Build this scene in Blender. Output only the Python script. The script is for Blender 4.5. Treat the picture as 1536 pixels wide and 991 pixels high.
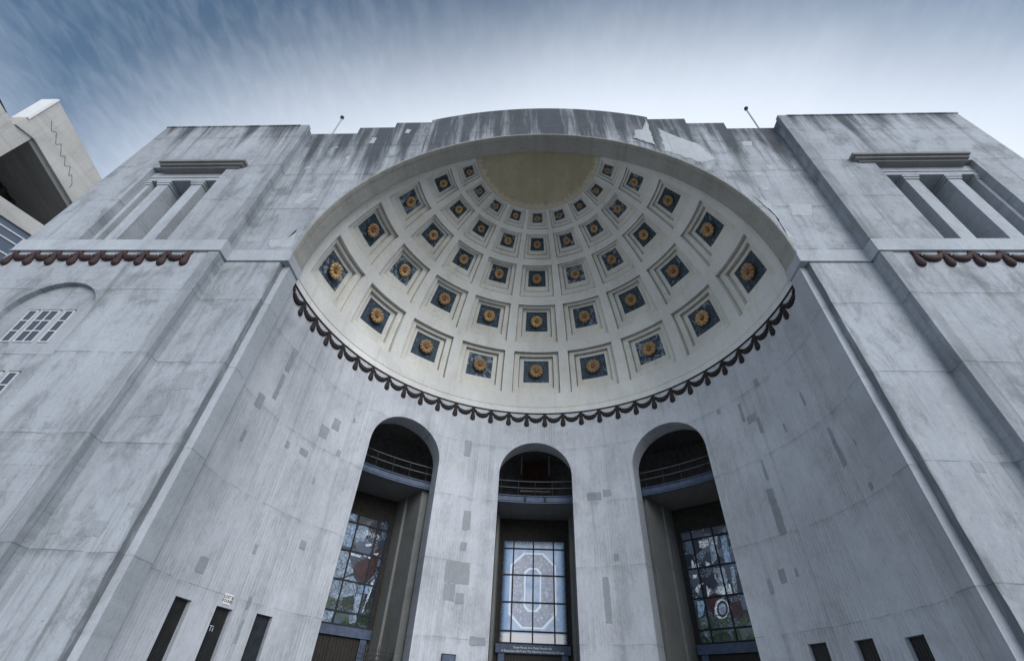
import bpy, bmesh, math, random
from mathutils import Vector, Matrix
random.seed(7)
rad = math.radians
for o in list(bpy.data.objects): bpy.data.objects.remove(o)
S = bpy.context.scene
COL = S.collection

# ------------------------------------------------------------------ camera
CAM = Vector((-0.022, -13.580, 1.6))
YAW, PITCH, ROLL = rad(-3.9456), rad(41.3504), rad(3.1064)
cd = bpy.data.cameras.new('camera'); cam = bpy.data.objects.new('camera', cd); COL.objects.link(cam)
cd.sensor_width = 36; cd.lens = 36 * 700.527 / 1536; cd.clip_end = 3000
fwd = Vector((math.sin(YAW)*math.cos(PITCH), math.cos(YAW)*math.cos(PITCH), math.sin(PITCH)))
r0 = Vector((math.cos(YAW), -math.sin(YAW), 0)); u0 = r0.cross(fwd)
rv = math.cos(ROLL)*r0 + math.sin(ROLL)*u0; uv = -math.sin(ROLL)*r0 + math.cos(ROLL)*u0
cam.matrix_world = Matrix(((rv.x, uv.x, -fwd.x, CAM.x), (rv.y, uv.y, -fwd.y, CAM.y), (rv.z, uv.z, -fwd.z, CAM.z), (0, 0, 0, 1)))
S.camera = cam

# ------------------------------------------------------------------ sky, sun, exposure
SUN_AZ, SUN_EL = rad(150), rad(26)         # azimuth from +Y towards +X: behind the camera, a little to its right, veiled by thin cloud
SKY_STRENGTH, SUN_STRENGTH, EXPOSURE = 0.06, 1.3, 1.0
w = bpy.data.worlds.new('World'); S.world = w; w.use_nodes = True
nt = w.node_tree; nt.nodes.clear()
def wn(t, **k):
    n = nt.nodes.new(t)
    for a, b in k.items(): setattr(n, a, b)
    return n
L = nt.links.new
sky0 = wn('ShaderNodeTexSky', sky_type='NISHITA', sun_disc=False, sun_elevation=SUN_EL, sun_rotation=SUN_AZ, air_density=1.0, dust_density=0.3, ozone_density=2.5)
sky = wn('ShaderNodeMix', data_type='RGBA', blend_type='MULTIPLY'); sky.inputs[0].default_value = 1; sky.inputs[7].default_value = (.74, .98, .96, 1); L(sky0.outputs[0], sky.inputs[6])
tc = wn('ShaderNodeTexCoord')
sx = wn('ShaderNodeSeparateXYZ'); L(tc.outputs['Generated'], sx.inputs[0])
def wm(op, a, b=None, clamp=False):
    n = wn('ShaderNodeMath', operation=op, use_clamp=clamp)
    for i, v in enumerate((a, b)):
        if v is None: continue
        if isinstance(v, (int, float)): n.inputs[i].default_value = v
        else: L(v, n.inputs[i])
    return n.outputs[0]
zc_ = wm('MAXIMUM', sx.outputs[2], 0.06)
px_, py_ = wm('DIVIDE', sx.outputs[0], zc_), wm('DIVIDE', sx.outputs[1], zc_)
cv = wn('ShaderNodeCombineXYZ'); L(wm('MULTIPLY', px_, 2.2), cv.inputs[0]); L(py_, cv.inputs[1])
n1 = wn('ShaderNodeTexNoise'); n1.inputs['Scale'].default_value = 18.0; n1.inputs['Detail'].default_value = 3; n1.inputs['Roughness'].default_value = .5
n1.inputs['Distortion'].default_value = .35
L(cv.outputs[0], n1.inputs['Vector'])
cv2 = wn('ShaderNodeCombineXYZ'); L(px_, cv2.inputs[0]); L(py_, cv2.inputs[1])
n2 = wn('ShaderNodeTexNoise'); n2.inputs['Scale'].default_value = 1.1; n2.inputs['Detail'].default_value = 4
L(cv2.outputs[0], n2.inputs['Vector'])
cl = wm('MULTIPLY', wm('SUBTRACT', n1.outputs[0], .40), 3.2, True)
cl2 = wm('MULTIPLY', wm('SUBTRACT', n2.outputs[0], .33), 2.6, True)
cloud = wm('MULTIPLY', wm('MULTIPLY', cl, wm('ADD', cl2, .35, True)), .075)
# high cloud bank behind the building, plus horizon haze added to light the facade
def wsmooth(v, a, b_, lo, hi):
    n = wn('ShaderNodeMapRange', interpolation_type='SMOOTHSTEP'); L(v, n.inputs[0])
    for i, q in enumerate((a, b_, lo, hi)): n.inputs[i+1].default_value = q
    return n.outputs[0]
bank = wm('ADD', wm('ADD', sx.outputs[1], wm('MULTIPLY', sx.outputs[0], .10)), wm('MULTIPLY', wm('SUBTRACT', n2.outputs[0], .5), .12))
veil = wm('MAXIMUM', wsmooth(bank, .15, .46, .05, .90), wsmooth(sx.outputs[2], .76, .45, 0.0, .60))
hz = wn('ShaderNodeMix', data_type='RGBA', blend_type='MIX'); L(veil, hz.inputs[0]); L(sky.outputs[2], hz.inputs[6]); hz.inputs[7].default_value = (8.0, 8.7, 9.8, 1)
ccol = wn('ShaderNodeMix', data_type='RGBA', blend_type='MIX')
L(cloud, ccol.inputs[0]); L(hz.outputs[2], ccol.inputs[6]); ccol.inputs[7].default_value = (8.0, 8.7, 9.8, 1)
bg = wn('ShaderNodeBackground'); bg.inputs[1].default_value = SKY_STRENGTH; L(ccol.outputs[2], bg.inputs[0])
wo = wn('ShaderNodeOutputWorld'); L(bg.outputs[0], wo.inputs[0])
sd = bpy.data.lights.new('sun', 'SUN'); so = bpy.data.objects.new('sun', sd); COL.objects.link(so)
sd.energy = SUN_STRENGTH; sd.angle = rad(50); sd.color = (1, .98, .95)
sdir = Vector((math.sin(SUN_AZ)*math.cos(SUN_EL), math.cos(SUN_AZ)*math.cos(SUN_EL), math.sin(SUN_EL)))
so.rotation_euler = sdir.to_track_quat('Z', 'Y').to_euler(); so.location = sdir * 120
vs = S.view_settings; vs.view_transform = 'Standard'; vs.look = 'None'; vs.exposure = EXPOSURE; vs.gamma = 1; vs.use_curve_mapping = False
S.render.engine = 'CYCLES'; S.cycles.max_bounces = 5; S.cycles.diffuse_bounces = 4

# ------------------------------------------------------------------ dimensions (metres)
R = 10.7; ZS = 16.362; ZC = ZS + .483; RA = 10.46           # niche radius, springing line, dome centre height, front arch radius
YT, YB, YJ = -1.66, -1.13, -.08                              # tower face, bay face, inner edge of the arch band
WT = 1.0                                                     # niche wall thickness
DT = rad(5.7364); DA = rad(19.519)

# ------------------------------------------------------------------ materials
MATS = {}
class NT:
    def __init__(s, name):
        s.m = bpy.data.materials.new(name); s.m.use_nodes = True; s.t = s.m.node_tree; s.b = s.t.nodes['Principled BSDF']; MATS[name] = s.m
    def n(s, t, **k):
        n = s.t.nodes.new(t)
        for a, b in k.items(): setattr(n, a, b)
        return n
    def set(s, sock, v):
        if isinstance(v, (int, float)): sock.default_value = v
        elif isinstance(v, (tuple, list)): sock.default_value = tuple(v) + ((1,) if len(v) == 3 and len(sock.default_value) == 4 else ())
        else: s.t.links.new(v, sock)
    def math(s, op, a, b=None, c=None, clamp=False):
        n = s.n('ShaderNodeMath', operation=op, use_clamp=clamp)
        for i, v in enumerate((a, b, c)):
            if v is not None: s.set(n.inputs[i], v)
        return n.outputs[0]
    def vec(s, x, y, z):
        n = s.n('ShaderNodeCombineXYZ')
        for i, v in enumerate((x, y, z)): s.set(n.inputs[i], v)
        return n.outputs[0]
    def noise(s, v, scale, detail=4, rough=.55, dist=0):
        n = s.n('ShaderNodeTexNoise'); s.set(n.inputs['Vector'], v)
        for k, x in (('Scale', scale), ('Detail', detail), ('Roughness', rough), ('Distortion', dist)): n.inputs[k].default_value = x
        return n.outputs[0]
    def mix(s, f, a, b, mode='MIX'):
        n = s.n('ShaderNodeMix', data_type='RGBA', blend_type=mode)
        s.set(n.inputs[0], f); s.set(n.inputs[6], a); s.set(n.inputs[7], b); return n.outputs[2]
    def smooth(s, v, a, b):
        n = s.n('ShaderNodeMapRange', interpolation_type='SMOOTHSTEP'); s.set(n.inputs[0], v); n.inputs[1].default_value = a; n.inputs[2].default_value = b
        return n.outputs[0]
    def pos(s):
        g = s.n('ShaderNodeNewGeometry'); x = s.n('ShaderNodeSeparateXYZ'); s.t.links.new(g.outputs['Position'], x.inputs[0])
        return g.outputs['Position'], x.outputs[0], x.outputs[1], x.outputs[2]
    def bump(s, h, strength=.4, dist=.02):
        n = s.n('ShaderNodeBump'); n.inputs['Strength'].default_value = strength; n.inputs['Distance'].default_value = dist
        s.set(n.inputs['Height'], h); s.t.links.new(n.outputs[0], s.b.inputs['Normal'])
    def fin(s, col, rough=.85, spec=.25, metal=0):
        s.set(s.b.inputs['Base Color'], col); s.set(s.b.inputs['Roughness'], rough); s.b.inputs['Specular IOR Level'].default_value = spec; s.b.inputs['Metallic'].default_value = metal
        return s.m

def concrete(name, col, dirt=(.135, .143, .148), streak=.5, joints=.55, boards=None, parapet=None, corner=None, blot=.5, warm=.25, top=None, mott=.55, grit=.5, arris=None, fade=False):
    s = NT(name); P, x, y, z = s.pos()
    if boards == 'radial': u = s.math('MULTIPLY', s.math('ARCTAN2', x, y), R); v0 = 0.0
    else: u = x; v0 = y
    big = s.noise(P, .22, 5, .6); mid = s.noise(P, 1.3, 6, .65); fine = s.noise(P, 9, 5, .6)
    c = s.mix(s.smooth(big, .3, .7), tuple(v*.86 for v in col), tuple(min(1, v*1.08) for v in col))
    c = s.mix(s.math('MULTIPLY', s.smooth(mid, .52, .72), warm), c, (col[0]*1.05, col[1]*.98, col[2]*.86))
    md = s.noise(s.vec(s.math('MULTIPLY', u, .9), 1.7, s.math('MULTIPLY', z, .55)), 1, 8, .7, .5)
    c = s.mix(s.math('MULTIPLY', s.smooth(md, .47, .70), mott), c, tuple(v*(.62 if mott < .6 else .48) for v in col))
    c = s.mix(s.math('MULTIPLY', s.smooth(md, .44, .28), mott*.6), c, tuple(min(.8, v*1.25) for v in col))
    # vertical weather streaks
    st = s.noise(s.vec(s.math('MULTIPLY', u, 2.2), v0 if v0 == 0.0 else s.math('MULTIPLY', v0, 2.2), s.math('MULTIPLY', z, .10)), 1, 7, .62, .2)
    st2 = s.noise(s.vec(s.math('MULTIPLY', u, 9), 0.0, s.math('MULTIPLY', z, .35)), 1, 4, .6)
    c = s.mix(s.math('MULTIPLY', s.smooth(st, .52, .75), streak), c, dirt)
    c = s.mix(s.math('MULTIPLY', s.smooth(st, .46, .28), streak*.45), c, tuple(min(.8, v*1.22) for v in col))
    c = s.mix(s.math('MULTIPLY', s.smooth(st2, .5, .8), streak*.45), c, dirt)
    # blotches and pits
    bl = s.noise(P, 2.6, 8, .72, .6)
    c = s.mix(s.math('MULTIPLY', s.smooth(bl, .60, .70), blot), c, dirt)
    vo = s.n('ShaderNodeTexVoronoi'); vo.inputs['Scale'].default_value = 2.3; s.set(vo.inputs['Vector'], P)
    pit = s.smooth(vo.outputs['Distance'], .05, .02)
    gr = s.noise(s.vec(s.math('MULTIPLY', u, 1.0), y, s.math('MULTIPLY', z, .45)), 11, 9, .78)
    c = s.mix(s.math('MULTIPLY', s.smooth(gr, .50, .74), grit), c, tuple(v*.45 for v in col))
    c = s.mix(s.math('MULTIPLY', s.smooth(gr, .48, .27), grit*.7), c, tuple(min(.85, v*1.38) for v in col))
    v2 = s.n('ShaderNodeTexVoronoi'); v2.inputs['Scale'].default_value = 6.5; s.set(v2.inputs['Vector'], P)
    pit = s.math('MAXIMUM', pit, s.math('MULTIPLY', s.smooth(v2.outputs['Distance'], .13, .06), s.smooth(s.noise(P, .7, 3), .52, .62)))
    c = s.mix(s.math('MULTIPLY', pit, .5), c, (.06, .06, .065))
    h = s.math('ADD', s.math('MULTIPLY', fine, .5), s.math('ADD', s.math('MULTIPLY', mid, .6), s.math('MULTIPLY', gr, .6)))
    h = s.math('SUBTRACT', h, s.math('MULTIPLY', pit, .8))
    if boards:
        k = 7.5 if boards == 'radial' else 2.6
        uu = u if boards != 'horizontal' else z
        fr = s.math('FRACT', s.math('MULTIPLY', s.math('ADD', uu, s.math('MULTIPLY', s.noise(s.vec(0.0, 0.0, z), .6), .05)), k))
        ln = s.smooth(s.math('ABSOLUTE', s.math('SUBTRACT', fr, .5)), .40, .5)
        cell = s.n('ShaderNodeTexWhiteNoise', noise_dimensions='1D'); s.set(cell.inputs['W'], s.math('FLOOR', s.math('MULTIPLY', uu, k)))
        msk = s.smooth(s.noise(P, .55, 4), .38, .6)
        c = s.mix(s.math('MULTIPLY', s.math('MULTIPLY', s.math('MULTIPLY', ln, msk), s.smooth(gr, .35, .6)), .55 if boards == 'radial' else .22), c, dirt)
        c = s.mix(s.math('MULTIPLY', s.math('MULTIPLY', cell.outputs[0], msk), .16), c, dirt)
        h = s.math('SUBTRACT', h, s.math('MULTIPLY', s.math('MULTIPLY', ln, msk), .5 if boards == 'radial' else .15))
    if joints:
        zz = s.math('ADD', z, s.math('MULTIPLY', s.math('SUBTRACT', s.noise(P, .9, 4), .5), .09))
        fr = s.math('FRACT', s.math('DIVIDE', s.math('SUBTRACT', zz, 4.85 - 1.535), 3.07))
        ln = s.smooth(s.math('ABSOLUTE', s.math('SUBTRACT', fr, .5)), .0065, .003)
        ln = s.math('MULTIPLY', ln, s.smooth(s.noise(P, 1.7, 3), .35, .55))
        c = s.mix(s.math('MULTIPLY', ln, joints), c, (.09, .09, .1))
        below = s.smooth(fr, .44, .5)
        above = s.math('MULTIPLY', s.smooth(s.math('SUBTRACT', .5, fr), .09, 0.0), s.smooth(fr, .501, .499))
        c = s.mix(s.math('MULTIPLY', s.math('MULTIPLY', above, s.smooth(st, .4, .62)), .35*streak*2), c, dirt)
        h = s.math('SUBTRACT', h, s.math('MULTIPLY', ln, joints*1.4))
    if parapet:    # black algae running down from the weathered top
        z0, z1 = parapet
        g = s.smooth(z, z0, z1)
        st3 = s.noise(s.vec(s.math('ADD', s.math('MULTIPLY', u, .95), s.math('MULTIPLY', z, .03)), 3.0, s.math('MULTIPLY', z, .07)), 1, 8, .66, .25)
        lo = s.math('SUBTRACT', .58, s.math('MULTIPLY', g, .24))
        f = s.math('MULTIPLY', s.math('SUBTRACT', st3, lo), 6.5, clamp=True)
        f = s.math('MULTIPLY', f, s.smooth(z, z0 - 4, z0 + 1))
        c = s.mix(s.math('MULTIPLY', f, .9), c, (.055, .060, .072))
        hz = s.noise(s.vec(s.math('MULTIPLY', u, .5), 0.0, s.math('MULTIPLY', z, 3.5)), 1, 5, .6)
        c = s.mix(s.math('MULTIPLY', s.math('MULTIPLY', s.smooth(hz, .52, .66), g), .45), c, (.10, .105, .115))
    if arris:      # worn, sooty arris of the pier
        ax_ = s.math('ABSOLUTE', x); nz2 = s.noise(s.vec(s.math('MULTIPLY', x, 2.2), 5.0, s.math('MULTIPLY', z, .55)), 1, 7, .68, .4)
        f = s.math('MULTIPLY', s.smooth(s.math('SUBTRACT', s.math('SUBTRACT', ax_, arris), s.math('MULTIPLY', s.math('SUBTRACT', nz2, .46), 1.5)), .14, -.12), .5)
        c = s.mix(f, c, (.12, .127, .132))
    if corner:     # uneven darkening, broken up by noise
        nz = s.noise(s.vec(s.math('MULTIPLY', x, 3), s.math('MULTIPLY', y, 3), s.math('MULTIPLY', z, .5)), 1, 6, .65)
        c = s.mix(s.math('MULTIPLY', s.smooth(nz, .28, .55), corner), c, (.10, .105, .115))
    if top:
        el = s.math('ARCSINE', s.math('DIVIDE', s.math('SUBTRACT', z, ZC), R+.05)); an = s.math('ARCTAN2', x, y)
        fz = s.noise(s.vec(s.math('MULTIPLY', an, 26), 0.0, s.math('MULTIPLY', el, 9)), 1, 6, .7)
        f = s.smooth(s.math('SUBTRACT', s.math('SUBTRACT', el, rad(70.3)), s.math('MULTIPLY', s.math('SUBTRACT', fz, .28), .13)), .012, -.006)
        c = s.mix(s.math('MULTIPLY', f, .8), c, (.55, .52, .43))
        c = s.mix(s.math('MULTIPLY', s.smooth(s.noise(P, 1.1, 7, .7, .8), .54, .66), .45), c, (.45, .41, .31))
        c = s.mix(s.math('MULTIPLY', s.smooth(s.noise(P, 2.3, 7, .75, .5), .55, .68), .4), c, (.22, .20, .15))
    s.bump(h, .55, .03)
    if fade:
        at = s.n('ShaderNodeAttribute', attribute_name='fade'); k = s.math('ADD', at.outputs['Fac'], s.math('MULTIPLY', s.math('SUBTRACT', s.noise(P, 5.5, 7, .75), .5), fade))
        s.set(s.b.inputs['Alpha'], s.smooth(k, .25, .6))
    return s.fin(c, .9, .2)

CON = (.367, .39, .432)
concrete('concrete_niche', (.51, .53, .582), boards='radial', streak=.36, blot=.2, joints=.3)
concrete('concrete_bay', CON, streak=.8, mott=.9, parapet=(20.0, 29.8), blot=.35, boards='horizontal')
concrete('concrete_bay_lower', CON, streak=.8, mott=.85, arris=10.73, blot=.35)
concrete('concrete_chamfer', CON, warm=.05, streak=.6, corner=.7, blot=.4)
concrete('concrete_jamb', (.42, .445, .49), warm=.05, streak=.45, blot=.35, joints=.4)
concrete('concrete_soffit', (.33, .325, .305), streak=.35, joints=False, blot=.6, warm=.5)
concrete('concrete_tower', CON, streak=.65, mott=.85, parapet=(24.6, 29.6), blot=.3, boards='horizontal')
concrete('concrete_strip', CON, streak=.6, mott=.7, corner=.38)
concrete('concrete_trim', (.40, .425, .47), warm=.1, streak=.3, joints=False, blot=.4)
concrete('concrete_cornice', (.25, .25, .255), streak=.3, joints=False, blot=.4)
concrete('plaster_dome', (.665, .665, .655), dirt=(.30, .28, .22), streak=.22, joints=False, blot=.35, warm=.5, grit=0.28, mott=.3)
concrete('plaster_coffer', (.665, .655, .62), dirt=(.27, .25, .19), streak=.25, joints=False, blot=.45, warm=.7, grit=0.32, mott=.3)
concrete('plaster_crown', (.41, .37, .26), dirt=(.26, .23, .16), streak=.15, joints=False, blot=.25, warm=.4, grit=0.25, mott=.3, top=1)
concrete('concrete_interior', (.20, .203, .20), streak=.4, joints=False, blot=.4)
concrete('concrete_patch_dark', (.31, .33, .36), dirt=(.20, .205, .215), streak=.4, joints=False, blot=.6, fade=1.6)
concrete('concrete_patch_light', (.41, .43, .465), streak=.35, joints=False, blot=.3, grit=0.35, mott=.3, fade=2.2)
concrete('concrete_stand', (.50, .48, .455), streak=.25, joints=False, blot=.3)

def plain(name, col, rough=.6, spec=.4, metal=0, var=.25, scale=4):
    s = NT(name); P, x, y, z = s.pos(); n = s.noise(P, scale, 6, .65)
    c = s.mix(s.smooth(n, .3, .7), tuple(v*(1-var) for v in col), tuple(min(1, v*(1+var)) for v in col))
    s.bump(s.noise(P, scale*6, 4), .25, .01)
    return s.fin(c, rough, spec, metal)
plain('swag_paint', (.030, .025, .027), .8, .2)
plain('swag_maroon', (.048, .028, .030), .7, .3)
s = NT('gold_paint'); P, x, y, z = s.pos(); rnd_ = s.n('ShaderNodeObjectInfo').outputs['Random']
cc = s.mix(s.smooth(s.noise(P, 8, 6, .7), .3, .7), (.27, .15, .065), (.64, .44, .21)); cc = s.mix(s.math('MULTIPLY', rnd_, .55), cc, (.20, .11, .07))
cc = s.mix(s.math('MULTIPLY', s.smooth(s.noise(P, 14, 4), .58, .7), .5), cc, (.55, .50, .42)); s.bump(s.noise(P, 20, 4), .4, .01); s.fin(cc, .6, .3)
plain('gold_dark', (.17, .075, .035), .6, .3)
plain('blue_steel', (.060, .085, .145), .55, .4)
plain('dark_steel', (.022, .026, .034), .7, .25)
plain('white_frame', (.52, .54, .57), .5, .4, 0, .08)
plain('black_metal', (.018, .018, .020), .5, .4)
plain('dark_wood', (.022, .017, .015), .6, .3)
plain('dark_interior', (.28, .275, .28), .8, .2)
plain('soffit_dark', (.034, .031, .029), .8, .2)  # near-black, stands in for deep shade in rooms and under the deck
plain('red_panel', (.10, .05, .045), .6, .3)
plain('white_paint', (.75, .75, .75), .5, .4, 0, .05)
plain('joint_dark', (.10, .095, .09), .9, .1)
plain('galvanised', (.45, .46, .47), .4, .5, .6, .1)

plain('dark_galvanised', (.16, .17, .19), .45, .5, .5, .1)

def glass(name, col):
    s = NT(name); P, x, y, z = s.pos()
    s.bump(s.noise(P, 1.2, 2), .08, .05)
    return s.fin(s.mix(s.noise(P, .8, 3), tuple(v*.7 for v in col), col), .06, .6)
glass('window_glass', (.035, .048, .075))
glass('stand_glass', (.07, .10, .15))

def coffer_blue():
    s = NT('coffer_blue'); P, x, y, z = s.pos()
    n = s.noise(P, 3.4, 6, .62, .9); m = s.noise(P, .37, 2)
    rnd = s.n('ShaderNodeObjectInfo').outputs['Random']
    th = s.math('ADD', .47, s.math('MULTIPLY', rnd, .17))
    f = s.math('MULTIPLY', s.math('SUBTRACT', n, th), 16, clamp=True)
    vo = s.n('ShaderNodeTexVoronoi', feature='DISTANCE_TO_EDGE'); vo.inputs['Scale'].default_value = 5; s.set(vo.inputs['Vector'], P)
    crack = s.smooth(vo.outputs['Distance'], .035, .01)
    base = s.mix(s.smooth(s.noise(P, 7, 5), .3, .7), (.022, .036, .056), (.055, .085, .115))
    c = s.mix(s.math('MULTIPLY', crack, .35), base, (.16, .22, .30))
    c = s.mix(s.math('MULTIPLY', f, .75), c, (.30, .36, .43))
    s.bump(s.math('ADD', n, f), .3, .02)
    s.fin(c, .7, .3)
coffer_blue()

def art(name, kind):
    """leaded art glass, with weak emission added in its own colour; object coordinates in metres, origin at window centre"""
    s = NT(name)
    t = s.n('ShaderNodeTexCoord'); sp = s.n('ShaderNodeSeparateXYZ'); s.t.links.new(t.outputs['Object'], sp.inputs[0]); P = t.outputs['Object']
    x, z = sp.outputs[0], sp.outputs[2]
    sparkle = s.noise(P, 11, 5, .75); cloudy = s.noise(P, 1.6, 4)
    vo = s.n('ShaderNodeTexVoronoi'); vo.inputs['Scale'].default_value = 2.6; s.set(vo.inputs['Vector'], s.mix(.25, P, s.noise(P, 2.0)))
    edge = s.n('ShaderNodeTexVoronoi', feature='DISTANCE_TO_EDGE'); edge.inputs['Scale'].default_value = 2.6; s.set(edge.inputs['Vector'], s.mix(.25, P, s.noise(P, 2.0)))
    if kind == 'o':
        c = s.mix(s.smooth(cloudy, .35, .65), (.20, .26, .38), (.30, .36, .47))
        c = s.mix(s.smooth(s.math('ABSOLUTE', x), 1.15, 1.6), c, (.13, .22, .37))
        c = s.mix(s.smooth(z, -2.0, -2.1), c, (.42, .42, .44))
        c = s.mix(s.math('MULTIPLY', s.smooth(sparkle, .55, .75), .6), c, (.62, .68, .76))
        # edge fade of the glow, put into the colour as dark border glass
        bd = s.math('MAXIMUM', s.smooth(s.math('ADD', s.math('ABSOLUTE', x), s.math('MULTIPLY', sparkle, .35)), 1.62, 1.9), s.smooth(s.math('ADD', z, s.math('MULTIPLY', sparkle, .5)), 2.25, 2.75))
        c = s.mix(bd, c, (.015, .02, .035))
    else:
        vs_ = s.n('ShaderNodeSeparateColor'); s.t.links.new(vo.outputs['Color'], vs_.inputs[0])
        v1, v2 = vs_.outputs[0], vs_.outputs[1]
        c = s.mix(s.smooth(v1, .3, .9), (.010, .013, .022), (.045, .062, .095))
        c = s.mix(s.math('MULTIPLY', s.math('MULTIPLY', s.smooth(v2, .62, .7), s.smooth(sparkle, .5, .62)), .7), c, (.20, .27, .36))
        c = s.mix(s.math('MULTIPLY', s.smooth(z, -1.2, -1.6), s.smooth(s.noise(P, 3.4, 5, .7), .45, .6)), c, (.025, .05, .022))
        dark = s.math('MAXIMUM', s.smooth(s.math('ABSOLUTE', x), 1.55, 1.75), s.smooth(s.math('ADD', z, s.math('MULTIPLY', v1, .6)), 2.5, 2.9))
        c = s.mix(dark, c, (.012, .014, .02))
        c = s.mix(s.smooth(edge.outputs['Distance'], .014, .004), c, (.008, .009, .012))
    s.bump(s.noise(P, 16, 3), .2, .01)
    s.fin(c, .25, .4)
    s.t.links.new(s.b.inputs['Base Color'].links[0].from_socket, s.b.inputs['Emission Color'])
    s.b.inputs['Emission Strength'].default_value = GLOW
    return s.m
GLOW = .30  # weak emission added to the glass, no lamp stands behind it
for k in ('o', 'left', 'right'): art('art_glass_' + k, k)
for k, c_ in (('white', (.34, .40, .46)), ('silver', (.15, .20, .27)), ('red', (.026, .009, .013)), ('green', (.012, .022, .015)), ('blue', (.13, .20, .30)), ('dark', (.015, .018, .026))):
    s = NT('art_'+k); P, x, y, z = s.pos(); n_ = s.smooth(s.noise(P, 4.5, 6, .75, 1.2), .36, .64)
    cc = s.mix(n_, tuple(v*.35 for v in c_), tuple(min(1, v*1.35) for v in c_)); vo = s.n('ShaderNodeTexVoronoi', feature='DISTANCE_TO_EDGE'); vo.inputs['Scale'].default_value = 3.2; s.set(vo.inputs['Vector'], P)
    cc = s.mix(s.smooth(vo.outputs['Distance'], .03, .01), cc, (.01, .011, .014)); s.fin(cc, .3, .4); s.t.links.new(cc, s.b.inputs['Emission Color']); s.b.inputs['Emission Strength'].default_value = GLOW
s = NT('letter_glass'); s.fin((.46, .52, .60), .3, .4); s.b.inputs['Emission Color'].default_value = (.46, .52, .60, 1); s.b.inputs['Emission Strength'].default_value = GLOW
s = NT('letter_fill'); P, x, y, z = s.pos()
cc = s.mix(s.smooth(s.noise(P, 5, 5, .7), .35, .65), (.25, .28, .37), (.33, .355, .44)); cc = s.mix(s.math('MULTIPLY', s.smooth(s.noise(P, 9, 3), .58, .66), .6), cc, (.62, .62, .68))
s.fin(cc, .3, .4); s.t.links.new(cc, s.b.inputs['Emission Color']); s.b.inputs['Emission Strength'].default_value = GLOW*.6

s = NT('paving'); P, x, y, z = s.pos()
br = s.n('ShaderNodeTexBrick'); br.inputs['Scale'].default_value = 1; br.inputs['Brick Width'].default_value = 1.5; br.inputs['Row Height'].default_value = 1.5; br.inputs['Mortar Size'].default_value = .012; br.offset = 0
br.inputs['Color1'].default_value = (.28, .28, .28, 1); br.inputs['Color2'].default_value = (.32, .32, .315, 1); br.inputs['Mortar'].default_value = (.09, .09, .09, 1)
s.set(br.inputs['Vector'], P); s.fin(s.mix(s.math('MULTIPLY', s.smooth(s.noise(P, .5, 6), .5, .7), .3), br.outputs[0], (.12, .12, .115)), .9, .2)

# ------------------------------------------------------------------ helpers
def link(name, verts, faces, mat, parent=None, smooth=False, mats=None, fmat=None):
    me = bpy.data.meshes.new(name); me.from_pydata([tuple(v) for v in verts], [], faces); me.update()
    for mm in (mats or [mat]): me.materials.append(MATS[mm])
    if fmat: me.polygons.foreach_set('material_index', fmat)
    if smooth: me.polygons.foreach_set('use_smooth', [True]*len(me.polygons))
    o = bpy.data.objects.new(name, me); COL.objects.link(o)
    if parent: o.parent = parent
    return o
def inst(src, parent, mw=None):
    o = src.copy(); COL.objects.link(o); o.parent = parent
    if mw is not None: o.matrix_basis = mw
    return o
class MB:
    def __init__(s): s.v, s.f, s.m = [], [], []
    def poly(s, pts, m=0):
        i = len(s.v); s.v += [Vector(p) for p in pts]; s.f.append(tuple(range(i, i+len(pts)))); s.m.append(m)
    def box(s, x0, x1, y0, y1, z0, z1, bev=0, M=None, m=0):
        bm = bmesh.new(); bmesh.ops.create_cube(bm, size=1)
        for v in bm.verts: v.co = Vector(((x0+x1)/2 + v.co.x*(x1-x0), (y0+y1)/2 + v.co.y*(y1-y0), (z0+z1)/2 + v.co.z*(z1-z0)))
        if bev: bmesh.ops.bevel(bm, geom=bm.edges[:], offset=bev, segments=2, affect='EDGES', profile=.6)
        i = len(s.v); bm.verts.index_update()
        s.v += [(M @ v.co if M else v.co.copy()) for v in bm.verts]
        for f in bm.faces: s.f.append(tuple(i+v.index for v in f.verts)); s.m.append(m)
        bm.free()
    def tube(s, pts, r, n=8, M=None, m=0, cap=True):
        pts = [Vector(p) for p in pts]; rings = []
        for k, p in enumerate(pts):
            d = (pts[min(k+1, len(pts)-1)] - pts[max(k-1, 0)]).normalized()
            a = d.orthogonal().normalized(); b = d.cross(a); rr = r[k] if isinstance(r, (list, tuple)) else r
            i = len(s.v); rings.append(i)
            for j in range(n):
                q = p + rr*(math.cos(2*math.pi*j/n)*a + math.sin(2*math.pi*j/n)*b); s.v.append(M @ q if M else q)
        for k in range(len(pts)-1):
            for j in range(n): s.f.append((rings[k]+j, rings[k]+(j+1) % n, rings[k+1]+(j+1) % n, rings[k+1]+j)); s.m.append(m)
        if cap:
            s.f.append(tuple(rings[0]+j for j in range(n))[::-1]); s.m.append(m); s.f.append(tuple(rings[-1]+j for j in range(n))); s.m.append(m)
    def prism(s, pts, d, m=0):
        """polygon pts extruded by vector d"""
        d = Vector(d); n = len(pts); i = len(s.v); s.v += [Vector(p) for p in pts] + [Vector(p)+d for p in pts]
        s.f.append(tuple(range(i, i+n))); s.f.append(tuple(range(i+2*n-1, i+n-1, -1))); s.m += [m, m]
        for k in range(n): s.f.append((i+(k+1) % n, i+k, i+n+k, i+n+(k+1) % n)); s.m.append(m)
    def done(s, name, mat, parent=None, smooth=False, mats=None): return link(name, s.v, s.f, mat, parent, smooth, mats, s.m if mats else None)
def box(name, mat, parent, *a, **k):
    b = MB(); b.box(*a, **k); return b.done(name, mat, parent)
def tag(o, label, cat, group=None, kind=None):
    if kind: o['kind'] = kind
    if label: o['label'] = label
    if cat: o['category'] = cat
    if group: o['group'] = group
    return o
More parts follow.
